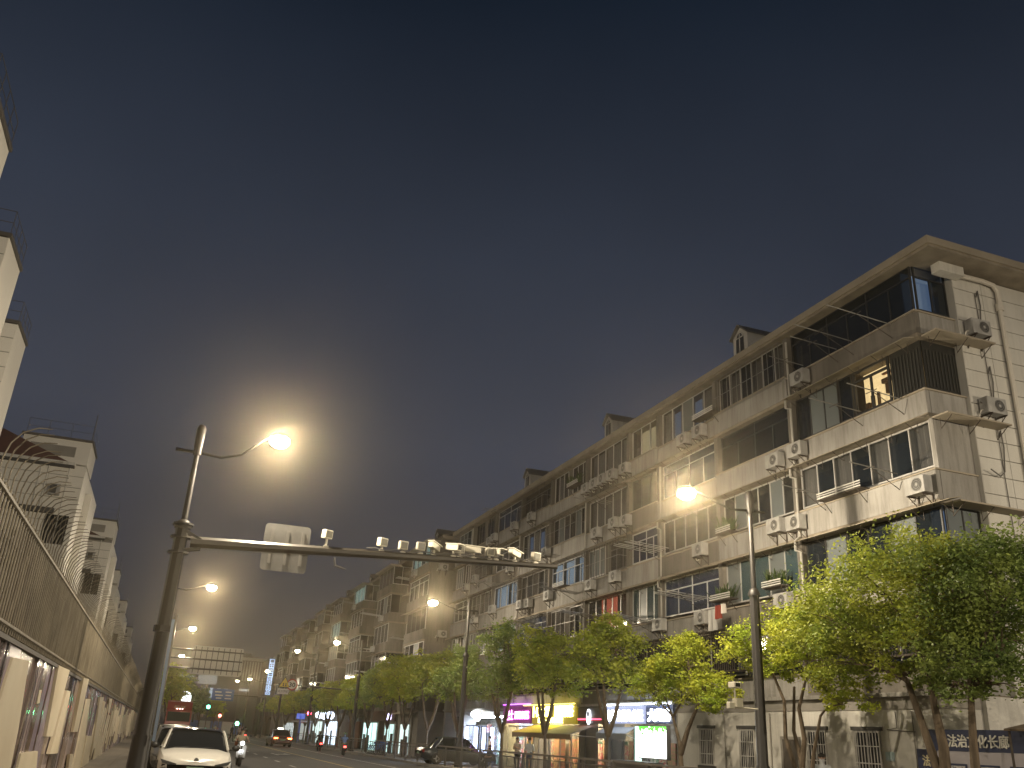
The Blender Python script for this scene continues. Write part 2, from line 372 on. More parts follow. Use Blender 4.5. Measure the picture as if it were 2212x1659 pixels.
# canopies over the windows with stays
for fi, z in enumerate(FL):
    if fi == 0: continue
    for k in range(10):
        if (k * 5 + fi * 3) % 7 == 3: continue
        y0, y1 = EDG[k] - (.75 if k == 0 and fi in (1, 2) else -.15), EDG[k + 1] - .15
        m = MB().prism([(XF + .02, y0, z - .13), (XF - .42, y0, z - .24), (XF - .42, y0, z - .22), (XF + .02, y0, z - .10)], (0, y1 - y0, 0))
        c = m.build('canopy', fascia, B1, world=True)
        yy = y0 + .4
        while yy < y1: MB().tube([(XF + .1, yy, z - .15), (XF + .1, yy, z - .5), (XF - .38, yy, z - .24)], .012, 4).build('canopy_stay', rust, c, world=True); yy += 1.1
for fi, (xt, dz) in {4: (22.6, -.16), 3: (22.7, -.2), 2: (23.0, -.2)}.items():      # canopies turned round the corner
    z = FL[fi] + dz
    c = MB().box((20.2, 18.35, z), (xt, 18.95, z + .05)).build('canopy', fascia, B1, world=True)
    for xx in (20.4, 21.5, xt - .1): MB().tube([(xx, 18.86, z), (xx, 18.86, z - .32), (xx, 18.4, z)], .013, 4).build('canopy_stay', rust, c, world=True)
# windows
XW = XF + .28
styles = [
    dict(n=5, fm=alu, gm=glass, curtain=cur_g), dict(n=4, fm=alu, gm=glass, transom=.5, curtain=cur_g), dict(n=6, fm=alu, gm=glass_f),
    dict(n=5, fm=alu, gm=glass), dict(n=4, fm=alu_b, gm=glass_d), dict(n=5, fm=alu, gm=glass, curtain=cur_w), dict(n=4, fm=alu, gm=glass_bl, transom=.45), dict(n=6, fm=alu, gms=[glass, glass_f, glass_d]),
    dict(n=5, fm=alu_b, gm=glass, transom=.4), dict(n=4, fm=alu, gm=glass_t)]
special = {(4, 0): dict(n=6, fm=alu_d, gm=glass_d, transom=.42, curtain=None), (2, 0): dict(n=7, fm=alu, gms=[glass, glass_d], curtain=cur_g), (1, 0): dict(n=6, fm=alu_d, gms=[glass_d, glass_f, glass_d]),
           (3, 1): dict(n=4, fm=alu_d, gm=glass_d, transom=.5), (1, 1): dict(n=5, fm=alu, gms=[glass_t, glass_f, glass_t], curtain=cur_w), (1, 2): dict(n=4, fm=alu, gm=glass_bl, transom=.5, curtain=cur_b),
           (1, 3): dict(n=4, fm=alu, gms=[glass_t, glass_t, glass_f]), (1, 4): dict(n=5, fm=alu, gm=glass, curtain=cur_r, span=(.35, .72)), (4, 2): dict(n=5, fm=alu, gms=[glass, glass, glass_f], curtain=cur_w, back=room_b), (4, 3): dict(n=3, fm=alu, gm=glass, back=room_w), (1, 7): dict(n=4, fm=alu, gm=glass, curtain=cur_t), (3, 6): dict(n=5, fm=alu, gm=glass, curtain=cur_w, back=room_b),
           (2, 5): dict(n=6, fm=alu, gm=glass, transom=.5, curtain=cur_bl), (2, 7): dict(n=4, fm=alu, gm=glass, curtain=cur_bl), (3, 3): dict(n=3, fm=alu_d, gm=glass_d), (2, 3): dict(n=4, fm=alu, gm=glass_bl, transom=.45), (4, 1): dict(n=6, fm=alu, gms=[glass, glass_d], curtain=cur_g)}
for fi, z in enumerate(FL):
    if fi == 0: continue
    for k in range(10):
        if (fi, k) == (3, 0): continue
        hgt = (.87 if fi == 2 else .73)
        z0, z1 = z + hgt + .18, z + FH - .16
        y0, y1 = EDG[k] + (.2 if k == 0 else .16), EDG[k + 1] - .16
        st = dict(special.get((fi, k)) or styles[(k * 7 + fi * 4 + (k * fi) % 3) % len(styles)])
        if k > 3 and (fi, k) not in special and (fi + k) % 3 == 0:      # split bays: two windows with a blank pier between
            ym = y0 + (y1 - y0) * .45; st['n'] = 3
            cube('pier', plaster_d, B1, (XW - .05, ym + .02, z0), (XW + .1, ym + .55, z1))
            window(B1, 'x', XW, y0, ym, z0, z1, **st)
            st2 = dict(styles[(k * 3 + fi * 5) % len(styles)]); st2['n'] = 3
            window(B1, 'x', XW, ym + .58, y1, z0, z1, **st2)
        else: window(B1, 'x', XW, y0, y1, z0, z1, **st)
# fifth floor corner flat: dark frames, lit kitchen, ribbed corner
z0, z1 = FL[3] + .91, FL[3] + FH - .16
window(B1, 'x', XW, 23.0, 25.28, z0, z1, 3, fm=alu_d, gms=[glass_f, glass_f, glass_d])
window(B1, 'x', XW, 22.3, 22.95, z0, z1, 1, fm=alu_d, gm=glass_d, curtain=cur_g)
window(B1, 'x', XW, 20.55, 22.25, z0, z1, 2, fm=alu_d, gm=M('clear_glass', (.02, .02, .02), .05, alpha=.12), transom=.42, back=room_y, fw=.09)
dk = M('kitchen_wood', (.10, .06, .03), .7)
for ya, yb, za_, zb_ in ((20.62, 21.3, .95, 1.1), (20.62, 21.25, 1.25, 1.3), (20.7, 20.78, .62, .95), (20.95, 21.15, .55, .9), (21.5, 21.56, .1, .75), (21.75, 21.85, .3, .7), (21.95, 22.1, .15, .5), (20.6, 22.2, .0, .08)):
    cube('kitchen_item', dk if za_ < 1.2 else M('kitchen_tin', (.3, .12, .06), .6), B1, (XW + .30, ya, z0 + za_), (XW + .40, yb, z0 + zb_))
ribs = M('ribbed_dark_panel', (.025, .025, .023), .5)
rb = cube('ribbed_panel', ribs, B1, (XW - .04, 19.2, z0), (XW, 20.5, z1))
for i in range(9): cube('rib', M('rib_metal', (.05, .05, .045), .5), B1, (XW - .075, 19.3 + i * .135, z0 + .05), (XW - .04, 19.33 + i * .135, z1 - .22))
rb2 = cube('ribbed_panel', ribs, B1, (20.4, 19.16, z0), (21.74, 19.2, z1))
for i in range(9): cube('rib', MATS['rib_metal'], B1, (20.5 + i * .135, 19.125, z0 + .05), (20.53 + i * .135, 19.16, z1 - .3))
# side windows of the corner balconies (gable side)
window(B1, 'y', 19.2, 20.42, 21.72, FL[4] + .91, FL[4] + FH - .14, 2, fm=alu_d, gms=[M('clear_glass'), glass_d], transom=.42, curtain=None, back=room_b)
cube('corner_panel', plaster, B1, (20.3, 19.05, FL[2] + .92), (21.75, 19.2, FL[2] + FH - .1))
window(B1, 'y', 19.2, 20.42, 21.72, FL[1] + .91, FL[1] + FH - .14, 2, fm=alu_d, gms=[glass_f, glass_f], back=room_b)
# bars on the second floor
bz0, bz1 = 4.45, 6.0
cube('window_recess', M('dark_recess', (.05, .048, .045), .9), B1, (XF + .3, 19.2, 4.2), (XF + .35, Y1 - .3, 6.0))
for s, (ya, yb) in enumerate(((19.3, 25.2), (25.7, 28.7), (29.0, 36.2), (36.6, 42.5), (43.2, 48), (48.6, 53), (53.6, 58), (58.7, 63), (63.6, 67.2))):
    g = MB(); g.box((XF - .45, ya, bz0), (XF + .02, yb, bz0 + .05)); g.box((XF - .45, ya, bz1), (XF + .02, yb, bz1 + .04)); g.box((XF - .46, ya, bz0 + .7), (XF - .44, yb, bz0 + .73))
    cg = g.build('security_cage', rust, B1, world=True)
    n = int((yb - ya) / (.13 if s < 4 else .3))
    for i in range(n + 1):
        y = ya + (yb - ya) * i / n; cube('cage_bar', rust if s in (2, 0) else wire, cg, (XF - .455, y - .01, bz0), (XF - .435, y + .01, bz1))
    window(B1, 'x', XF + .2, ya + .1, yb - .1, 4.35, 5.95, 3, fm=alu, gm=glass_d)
for fi, k, dn in ((1, 5, .14), (1, 6, .2), (2, 6, .16), (2, 8, .2), (3, 5, .2), (4, 6, .22), (1, 8, .2), (3, 8, .25), (4, 9, .25), (2, 4, .3), (4, 1, .35)):
    y0, y1 = EDG[k] + .25, EDG[k + 1] - .25; za, zb_ = FL[fi] + .75, FL[fi] + FH - .3
    g = MB(); xo = XF - (.35 if k != 1 else .1)
    for q in (za, (za + zb_) / 2, zb_): g.tube([(XF + .1, y0, q), (xo, y0, q), (xo, y1, q), (XF + .1, y1, q)], .014, 4)
    cg = g.build('security_cage', wire, B1, world=True)
    for i in range(int((y1 - y0) / dn) + 1): cube('cage_bar', wire if (fi + k) % 2 else rust, cg, (xo - .009, y0 + i * dn - .009, za), (xo + .009, y0 + i * dn + .009, zb_))
# ground floor: white wall part
cube('ground_floor_wall', plaster_w, B1, (XF + .02, 19.0, 0), (XF + .5, 33.9, 3.05))
cube('ground_floor_band', plaster_g, B1, (XF, 18.98, 3.05), (XF + .5, 33.9, 3.40))
cube('ledge', plaster, B1, (XF - .12, 18.9, 3.40), (XF + .5, Y1, 3.52))
cube('ground_floor_gable', plaster_w, B1, (XF + .51, 18.85, 0), (31.8, 19.3, 3.4))
for y0, y1 in ((22.35, 23.4), (24.75, 25.7), (28.6, 29.5), (31.25, 32.2)):
    za, zb = 1.15, 2.46
    w = window(B1, 'x', XF + .005, y0, y1, za, zb, 2, fm=alu, gm=glass_d, depth=.03)
    cube('window_lintel', M('dark_trim', (.06, .058, .055), .7), B1, (XF - .06, y0 - .12, zb + .01), (XF + .02, y1 + .12, zb + .12))
    cube('window_ledge', MATS['dark_trim'], B1, (XF - .06, y0 - .12, za - .12), (XF + .02, y1 + .12, za - .01))
    for i in range(9): cube('window_bar', alu, w, (XF - .05, y0 + (y1 - y0) * i / 8 - .012, za), (XF - .028, y0 + (y1 - y0) * i / 8 + .012, zb))
    for q in (.3, .66): cube('window_bar', alu, w, (XF - .055, y0, za + (zb - za) * q), (XF - .025, y1, za + (zb - za) * q + .03))
dr = cube('door', M('brown_door', (.10, .085, .07), .6), B1, (XF - .03, 26.15, .12), (XF + .03, 26.95, 2.15))
cube('door_frame', plaster_g, B1, (XF - .05, 26.95, .12), (XF + .02, 27.05, 2.25)); cube('door_frame', plaster_g, B1, (XF - .05, 26.05, .12), (XF + .02, 26.15, 2.25)); cube('door_frame', plaster_g, B1, (XF - .05, 26.15, 2.152), (XF + .02, 26.95, 2.25))
cube('wall_plinth', plaster_g, B1, (XF - .02, 18.95, .12), (XF + .02, 26.04, .55))
for y in (20.95, 27.6, 30.4): MB().tube([(XF - .04, y, .15), (XF - .04, y, 3.0)], .025, 5).build('wall_pipe', plaster_g, B1, world=True)
MB().tube([(XF - .03, 21.6, 3.0), (XF - .03, 21.6, 2.55), (XF - .03, 22.0, 2.5), (XF - .03, 20.9, 2.45)], .015, 5).build('wall_cable', cable, B1, world=True)
for y in (21.85, 22.02):
    tag(cube('wall_notice', M('pale_notice', (.45, .58, .62), .5), None, (XF - .02, y, 1.66), (XF + .015, y + .15, 1.9)), 'pale blue notice on the white wall, %s of two beside the barred window' % ('right' if y < 22 else 'left'), 'notice')
# gable drain pipe, aircon cables
MB().tube([(21.6, 18.7, 16.42), (22.9, 18.7, 16.45), (23.35, 18.7, 16.4), (23.5, 18.7, 16.2), (23.5, 18.7, 15.6)], .085, 8).build('drain_pipe', pvc, B1, world=True, smooth=True)
MB().tube([(23.5, 18.72, 15.7), (23.5, 18.72, 3.6)], .075, 8).tube([(23.5, 18.72, 15.75), (23.5, 18.72, 15.5)], .12, 8).build('drain_pipe', pvc, B1, world=True, smooth=True)
MB().tube([(22.6, 18.82, 16.0), (22.62, 18.82, 12), (22.6, 18.82, 3.6)], .014, 4).build('gable_cable', cable, B1, world=True)
for z in (15.55, 12.85, 10.7):
    MB().tube([(21.9, 18.65, z - .85), (22.3, 18.7, z - 1.0), (22.6, 18.78, z - .8), (22.75, 18.8, z), (22.72, 18.8, z + .55), (22.62, 18.8, z + .3)], .022, 5).build('aircon_hose', cable, B1, world=True, smooth=True)

# ------------------------------------------------------------------ outdoor air conditioners
def ac_proto():
    r = thing('air_conditioner', 'x', 'air conditioner')
    # local: wall at x=0, unit from -.42 to -.07, width along y .82, z 0..56
    MB().box((-.42, -.41, 0), (-.07, .41, .56)).build('casing', acw, r, bevel=.02)
    f = MB().lathe([(.0, -.425), (.20, -.425), (.21, -.43), (.0, -.431)], (0, 0, 0), 18, 'x')
    f.v = [(x, y - .1, z + .28) for x, y, z in f.v]; fo = f.build('fan_grille', acd, r)
    g = MB()
    for rr in (.07, .13, .19):
        pts = [(-.436, -.1 + rr * math.cos(a), .28 + rr * math.sin(a)) for a in [2 * math.pi * i / 16 for i in range(17)]]; g.tube(pts, .006, 4, False)
    g.lathe([(.0, -.437), (.045, -.437), (.05, -.43)], (0, 0, 0), 12, 'x'); k = len(g.v) - 36
    g.v[k:] = [(x, y - .1, z + .28) for x, y, z in g.v[k:]]
    g.build('grille_ring', acw, fo)
    for y in (-.3, .3):
        b = MB(); b.box((-.46, y - .02, -.05), (0, y + .02, -.01)); b.tube([(-.42, y, -.04), (0, y, -.38)], .016, 4); b.box((-.03, y - .02, -.42), (0, y + .02, 0)); b.build('bracket', rust, r)
    MB().tube([(-.2, .41, .12), (-.2, .5, .1), (-.1, .52, -.1), (0, .5, -.05)], .022, 5).build('hose', pvc, r, smooth=True)
    return r
ac0 = ac_proto(); ac_used = [False]
def za(x, y): k = .5125 / 1.82278; return (2900 / 1.82278 + x * k, 850 / 1.82278 + y * k)
def zb(x, y): k = .5125 / 1.82278; return (2900 / 1.82278 + x * k, 1600 / 1.82278 + y * k)
def zc(x, y): k = 1 / 1.6592 / 1.82278; return (1700 / 1.82278 + x * k, 1500 / 1.82278 + y * k)
ACPX = [za(475, 1240), zb(455, 330), zb(285, 415), zb(295, 915), zb(445, 890), zb(1385, 605), zb(350, 1490)] + [zc(*q) for q in (
    (1640, 380), (1740, 325), (1255, 570), (1170, 610), (1110, 640), (1065, 665), (1005, 700), (645, 885), (535, 945), (405, 1020), (375, 1045), (1185, 925), (1260, 910), (1070, 990), (740, 1115), (1190, 1275), (1745, 1100),
    (1030, 1330), (755, 1400), (625, 1450), (575, 1460), (390, 1490), (505, 1220), (280, 1290), (215, 1345), (1760, 1545), (1480, 1590), (275, 1555))]
pos = []
for q in ACPX:
    p = on_x(q[0], q[1], XF - .3)
    if p.y > 67: continue
    fi = max(0, min(4, int((p.z - 3.2) / FH)))
    pos.append([fi, p.y, p.z - .28])
pos.sort()
storey = ['second', 'third', 'fourth', 'fifth', 'sixth']; cnt = {}
def place_ac(loc, rz, label, group):
    o = ac0 if not ac_used[0] else copy_tree(ac0); ac_used[0] = True
    o.location = loc; o.rotation_euler = (0, 0, rz); o.scale = (.93, .93, .93); o['label'] = label; o['category'] = 'air conditioner'; o['group'] = group
    return o
lasty = {}
for fi, y, z in pos:
    if fi in lasty and y - lasty[fi] < .95: y = lasty[fi] + .95
    lasty[fi] = y; cnt[fi] = cnt.get(fi, 0) + 1
    place_ac((XF - .02, y, z), 0, 'air conditioner outside the %s storey of the cream block, %s counted from the gable end' % (storey[fi], ORD[cnt[fi] - 1]), 'air conditioners on the cream block')
place_ac((22.25, 18.84, FL[4] + .15), math.pi / 2, 'highest air conditioner on the gable end, beside the dark corner glazing', 'air conditioners on the gable end')
place_ac((22.35, 18.84, FL[3] + .17), math.pi / 2, 'air conditioner on the gable end below the ribbed dark corner', 'air conditioners on the gable end')

# ------------------------------------------------------------------ drying racks, planters, washing
def rack(y, z, n, L, label, mat=steel_w, dy=.28, tilt=0.0):
    r = thing('drying_rack', label, 'drying rack', (XF, y, z), 0, 'washing poles sticking out of the cream block')
    for i in range(n):
        yy = (i - (n - 1) / 2) * dy
        MB().tube([(-.02, yy, 0), (-L * random.uniform(.9, 1.05), yy + random.uniform(-.05, .05), L * tilt + random.uniform(-.04, .04))], .018, 5).build('pole', mat, r)
    w = n * dy / 2 + .1
    MB().tube([(-L * .55, -w, -.03 + L * .55 * tilt), (-L * .55, w, -.03 + L * .55 * tilt)], .014, 5).build('crossbar', rust, r)
    MB().tube([(0, 0, -.5), (-L * .5, 0, -.04 + L * .5 * tilt)], .014, 5).build('stay', rust, r)
    return r
def rpx(q): p = on_x(q[0], q[1], XF); return p.y, p.z
for q, n, L, lab in ((za(1190, 835), 1, 2.6, 'single pole poking from the top storey beside the dark glazing'), (za(890, 965), 1, 2.5, 'second single pole along the top storey from the gable end'), (za(770, 1025), 1, 1.9, 'third single pole along the top storey from the gable end'), (za(515, 1150), 1, 1.6, 'fourth single pole along the top storey, above the corner air conditioner'),
                  (za(1275, 1410), 1, 2.2, 'single pole below the lit kitchen window'), (za(960, 1505), 1, 2.0, 'single pole left of the lit kitchen window'),
                  (zb(1240, 520), 1, 2.0, 'single pole in front of the grey curtains on the fourth storey'), (zb(680, 690), 1, 1.8, 'single pole left of the long planter on the fourth storey'),
                  (zc(1500, 1110), 6, 2.1, 'six bright steel washing poles left of the glaring right lamp'), (zc(1780, 1430), 5, 2.2, 'five white washing poles over the third storey washing line'), (zc(1170, 800), 3, 1.9, 'three poles below the row of five air conditioners'),
                  (zc(1460, 1580), 4, 2.6, 'four dark poles above the rounded tree'), (zc(1100, 1545), 4, 2.2, 'four poles catching shop light left of the red curtain'), (zc(700, 1600), 4, 2.0, 'four pale poles above the dark tree'), (zc(480, 860), 3, 1.6, 'three poles near the far top corner of the cream block'), (zc(310, 1540), 4, 1.8, 'four poles by the far lower corner of the cream block'),
                  (zc(820, 1150), 4, 2.4, 'four poles above the tip of the camera arm'), (zc(960, 1390), 3, 2.2, 'three poles under the blue lit window'), (zc(430, 1330), 4, 2.0, 'four poles below the tip of the camera arm')):
    y, z = rpx(q); rack(y, z, n, L, lab, steel_w if n in (5, 6) else wire, tilt=.06)
pl_leaf = leaf_mat('potted_leaf', (.05, .09, .03), (.08, .11, .03))
def planter(y, z, L, label, plants=True):
    r = thing('planter_rack', label, 'planter', (XF - .02, y, z), 0, 'planter racks on the cream block')
    MB().box((-.4, -L / 2, 0), (0, L / 2, .03)).build('tray', rust, r)
    for i in range(3): MB().box((-.41, -L / 2, .05 + i * .08), (-.385, L / 2, .09 + i * .08)).build('slat', plaster_w if i != 1 else alu, r)
    for s in (-1, 1): MB().tube([(0, s * L * .4, -.4), (-.36, s * L * .4, 0)], .014, 4).build('stay', rust, r)
    if plants:
        m = MB()
        for i in range(60):
            a = random.uniform(0, 6.28); b = Vector((random.uniform(-.35, -.05), random.uniform(-L / 2, L / 2), .1)); d = Vector((math.cos(a) * .25, math.sin(a) * .25, random.uniform(.2, .5))); s = Vector((-math.sin(a), math.cos(a), 0)) * .025
            m.add([b - s, b + s, b + d + s, b + d * 1.25 + Vector((0, 0, -.04)), b + d - s], [(0, 1, 2, 3, 4)])
        m.build('plant', pl_leaf, r)
y, z = rpx(zb(860, 690)); planter(y, z, 2.1, 'long slatted planter rack on the fourth storey below the grey curtains', False)
y, z = rpx(zb(340, 1400)); planter(y, z, 1.1, 'planter with spiky plants above the third storey air conditioner')
y, z = rpx(zc(1960, 1000)); planter(y, z, 1.0, 'small plant rack right of the right-hand lamp glare')
y, z = rpx(zc(1940, 1440)); planter(y, z, 1.4, 'plant tray just left of the right-hand lamp pole')
y, z = rpx(zc(960, 690)); planter(y, z, 1.5, 'plant rack at the left end of the row of five air conditioners')
y, z = rpx(zc(1820, 240)); planter(y, z, 1.6, 'empty rack box under the top storey left of the pilaster', False)
y, z = rpx(zc(870, 1350)); planter(y, z, 1.6, 'empty tray under the blue lit fourth storey window', False)
def garment(q, w, h, mat, label):
    p = on_x(q[0], q[1], XF - .9); m = MB(); N = 6; vs = []
    for i in range(N + 1):
        for k, zz in enumerate((0, -h)): vs.append((.04 * math.sin(i * 1.7 + k), (i / N - .5) * w * (1 + .15 * k), zz))
    m.add(vs, [(2 * i, 2 * i + 2, 2 * i + 3, 2 * i + 1) for i in range(N)])
    m.add([(x + .03, y, z) for x, y, z in vs], [(2 * i, 2 * i + 2, 2 * i + 3, 2 * i + 1) for i in range(N)])
    o = m.build('hanging_garment', mat, None, smooth='all'); o.location = p; tag(o, label, 'garment', 'washing hung out to dry')
garment(zc(1870, 1465), .32, .5, M('red_cloth', (.22, .035, .022), .9), 'red garment hanging beside the right-hand lamp pole')
garment(zc(1832, 1490), .45, .8, M('grey_cloth', (.4, .39, .37), .9), 'grey shirt hanging between the air conditioner and the red garment')
garment(zc(1905, 1455), .22, .35, M('pale_cloth', (.55, .5, .45), .9), 'small pale cloth hanging right of the red garment')

# ------------------------------------------------------------------ shops under the near block
def lit(name, col, s): return EM(name, col, s)
sh_dark = M('shop_dark', (.05, .05, .055), .6)
frame_s = M('shop_frame', (.20, .20, .21), .4, .4)
sglass = M('shop_glass', (.03, .035, .04), .05, alpha=.25, spec=.6)
for ya, yb in ((33.9, 34.0), (40.45, 40.65), (43.35, 43.55), (49.5, 49.75), (54.5, 54.8), (63.0, 63.4), (67.3, 67.6)):
    cube('shop_pier', plaster_g, B1, (XF + .03, ya, 0), (XF + 1.0, yb, 3.4))
cube('shop_back_wall', M('shop_interior', (.45, .42, .36), .8, col2=(.2, .17, .13), scale=(2.5, 2.5, 4)), B1, (XF + 2.6, 34.0, 0), (XF + 2.7, 67.6, 3.4))
cube('shop_ceiling', plaster_w, B1, (XF + .51, 34.0, 3.1), (XF + 2.6, 67.6, 3.39))
def shopfront(label, y0, y1, light, strength, n=3, h=2.5, door=None):
    r = thing('shopfront', label, 'shopfront', (XF, (y0 + y1) / 2, 0))
    window(r, 'x', XF + .3, y0, y1, .16, h, n, fm=frame_s, gm=sglass, fw=.07)
    cube('ceiling_lamp', lit('tube_' + label[:8], light, strength), r, (XF + .9, y0 + .3, 3.02), (XF + 1.3, y1 - .3, 3.06))
    for i in range(int((y1 - y0) / .8)):
        y = y0 + .3 + i * .8
        s = cube('shelf_unit', M('shelf_%d' % (i % 4), ((.5, .2, .12), (.5, .45, .3), (.15, .3, .2), (.35, .35, .4))[i % 4], .7, col2=((.35, .25, .1), (.5, .1, .1), (.6, .6, .5), (.12, .1, .08))[i % 4], scale=(1, 5, 7), ramp=(.45, .55)), r, (XF + 1.9, y, .12), (XF + 2.3, y + .7, 1.9 - .2 * (i % 2)))
    return r
shopfront('dim grey shopfront with dark glass below the white sign', 37.0, 40.4, (.9, .95, 1), 6, 3)
shopfront('small dark shopfront behind the grey awning', 40.7, 43.3, (1, .9, .75), 2, 2)
shopfront('bright fruit shopfront behind the yellow awning', 43.6, 47.8, (1, .86, .6), 75, 3)
shopfront('narrow shopfront with posters right of the purple-signed doorway', 47.9, 49.4, (1, .8, .55), 45, 1)
shopfront('yellow lit doorway shopfront under the purple sign', 50.0, 54.4, (1, .85, .45), 75, 3)
shopfront('blue lit shopfront under the small round white sign', 55.0, 62.8, (.6, .75, 1), 90, 5)
def signboard(name, label, y0, y1, z0, z1, board, x=XF - .12, thick=.12):
    r = thing(name, label, 'sign', (x, (y0 + y1) / 2, z0))
    cube('board', board, r, (x, y0, z0), (x + thick, y1, z1)); return r
RY, UP = (0, -1, 0), (0, 0, 1)
mag = lit('magenta_neon', (1, .25, .85), 6); yel = lit('yellow_neon', (1, .88, .25), 9); wht = lit('white_neon', (.85, .92, 1), 12); redn = lit('red_neon', (1, .06, .12), 4)
s = signboard('shop_sign', 'purple shop sign reading BUDDIES in glowing pink letters', 49.8, 54.4, 2.6, 3.62, M('purple_board', (.10, .02, .09), .5, emit=(.5, .05, .45), estr=.14))
text_mesh('巴士', .62, .02, 'lettering', mag, s, (XF - .16, 53.7, 2.82), RY, UP, 1.15, .008)
text_mesh('BUDDIES', .6, .02, 'lettering', mag, s, (XF - .16, 52.25, 2.84), RY, UP, 2.2, .01)
cube('light_strip', lit('purple_strip', (.6, .15, 1), 4), s, (XF - .2, 49.9, 3.64), (XF - .1, 54.3, 3.67))
s = signboard('shop_sign', 'yellow glowing two-row fruit shop sign above the yellow awning', 43.6, 49.6, 2.58, 3.5, M('olive_board', (.13, .10, .015), .5, emit=(.8, .6, .03), estr=.22))
text_mesh('卜口水果', .62, .02, 'lettering', yel, s, (XF - .16, 49.35, 2.98), RY, UP, 2.4, .008)
text_mesh('图烟酒茶', .62, .02, 'lettering', yel, s, (XF - .16, 46.3, 2.98), RY, UP, 2.4, .008)
text_mesh('经营一零售批发', .32, .02, 'lettering', yel, s, (XF - .16, 48.6, 2.64), RY, UP, 3.4, .0)
cube('light_strip', lit('yellow_strip', (1, .8, .12), 4), s, (XF - .3, 43.6, 3.54), (XF - .2, 50.6, 3.58))
s = signboard('shop_sign', 'dark narrow sign with a red light line and white round emblem', 40.6, 43.4, 2.6, 3.35, M('charcoal_board', (.06, .055, .05), .6))
cube('light_line', redn, s, (XF - .16, 40.7, 2.78), (XF - .12, 43.35, 2.84))
em = MB().lathe([(.0, 0), (.23, 0), (.23, .03), (.0, .03)], (0, 0, 0), 16, 'x'); em.v = [(x + XF - .2, y + 42.0, z * 1.55 + 2.92) for x, y, z in em.v]; em.build('emblem', lit('emblem_white', (.85, .9, 1), 4), s, world=True)
em = MB().lathe([(.0, 0), (.11, 0), (.11, .03), (.0, .03)], (0, 0, 0), 12, 'x'); em.v = [(x + XF - .235, y + 42.0, z * 1.2 + 3.04) for x, y, z in em.v]; em.build('emblem_mark', sh_dark, s, world=True)
s = signboard('shop_sign', 'long white lit sign with glaring white characters', 36.4, 40.35, 2.62, 3.36, lit('pale_lit_board', (.42, .48, .85), .55))
text_mesh('上海十分六合长', .52, .02, 'lettering', wht, s, (XF - .16, 40.1, 2.76), RY, UP, 3.5, .01)
cube('light_strip', lit('white_strip', (.75, .85, 1), 12), s, (XF - .22, 34.1, 3.40), (XF - .14, 40.3, 3.43))
s = signboard('shop_sign', 'navy sign with scattered white characters behind the light green tree', 34.0, 36.3, 2.62, 3.36, M('navy_board', (.03, .04, .09), .5))
text_mesh('大药房', .5, .02, 'lettering', wht, s, (XF - .16, 36.1, 2.78), RY, UP, 1.9, .02)
lb = thing('light_box', 'glaring white advertising light box with green leaf picture at its top', 'light box', (XF, 35.3, 1.2))
cube('casing', frame_s, lb, (XF - .38, 34.1, 1.22), (XF - .2, 36.5, 2.55))
m = MB().box((XF - .40, 34.15, 1.27), (XF - .381, 36.45, 2.5)).build('screen', lit('box_white', (.95, 1, .95), 3.5), lb, world=True)
tmat = m.data.materials[0].node_tree; b = tmat.nodes['Principled BSDF']
g = tmat.nodes.new('ShaderNodeNewGeometry'); sx = tmat.nodes.new('ShaderNodeSeparateXYZ'); nz = tmat.nodes.new('ShaderNodeTexNoise'); nz.inputs['Scale'].default_value = 7
ma = tmat.nodes.new('ShaderNodeMath'); ma.operation = 'MULTIPLY_ADD'; ma.inputs[1].default_value = 1.6; ad = tmat.nodes.new('ShaderNodeMath'); ad.operation = 'ADD'
rr = tmat.nodes.new('ShaderNodeValToRGB'); rr.color_ramp.elements[0].position = .57; rr.color_ramp.elements[0].color = (.95, 1, .95, 1); rr.color_ramp.elements[1].position = .63; rr.color_ramp.elements[1].color = (.04, .30, .015, 1)
mr = tmat.nodes.new('ShaderNodeMapRange'); mr.inputs[1].default_value = 1.7; mr.inputs[2].default_value = 2.6; mr.inputs[3].default_value = -.3; mr.inputs[4].default_value = .3
tmat.links.new(g.outputs['Position'], sx.inputs[0]); tmat.links.new(sx.outputs['Z'], mr.inputs[0]); tmat.links.new(g.outputs['Position'], nz.inputs['Vector'])
tmat.links.new(nz.outputs[0], ad.inputs[0]); tmat.links.new(mr.outputs[0], ad.inputs[1]); tmat.links.new(ad.outputs[0], rr.inputs[0]); tmat.links.new(rr.outputs[0], b.inputs['Emission Color'])
cube('side_panel', lit('pale_green_panel', (.6, .95, .85), 1.6), lb, (XF - .3, 36.55, .6), (XF - .22, 37.0, 2.5))
pb = thing('planter_box', 'dark planter box on the pavement below the light box', 'planter', (18.9, 35.2, .12))
cube('box', M('dark_wood', (.06, .045, .04), .7), pb, (18.6, 33.6, .12), (19.2, 36.9, 1.05)); cube('rim', sh_dark, pb, (18.56, 33.55, 1.05), (19.24, 36.95, 1.12))
s = thing('shop_sign', 'small glaring white rounded sign above the blue lit shop', 'sign', (XF - .2, 59.5, 2.75))
MB().ell((XF - .25, 59.4, 3.15), (.1, .95, .22)).ell((XF - .25, 58.9, 2.95), (.1, .6, .25)).build('glowing_shape', wht, s, world=True)
for y, c in ((61.6, 'a'), (59.6, 'b'), (58.0, 'c'), (56.4, 'd')):
    tag(cube('neon_tube', lit('blue_white_tube', (.5, .62, 1), 7), None, (XF - .06, y, 1.0), (XF + .06, y + .3, 2.35)), 'vertical blue-white light tube on the blue shop, %s from the left' % {'a': 'first', 'b': 'second', 'c': 'third', 'd': 'fourth'}[c], 'light tube', 'light tubes of the blue shop')
nv = thing('neon_sign', 'blue neon lines at the left edge of the blue shop', 'neon sign', (XF - .1, 63.2, 1))
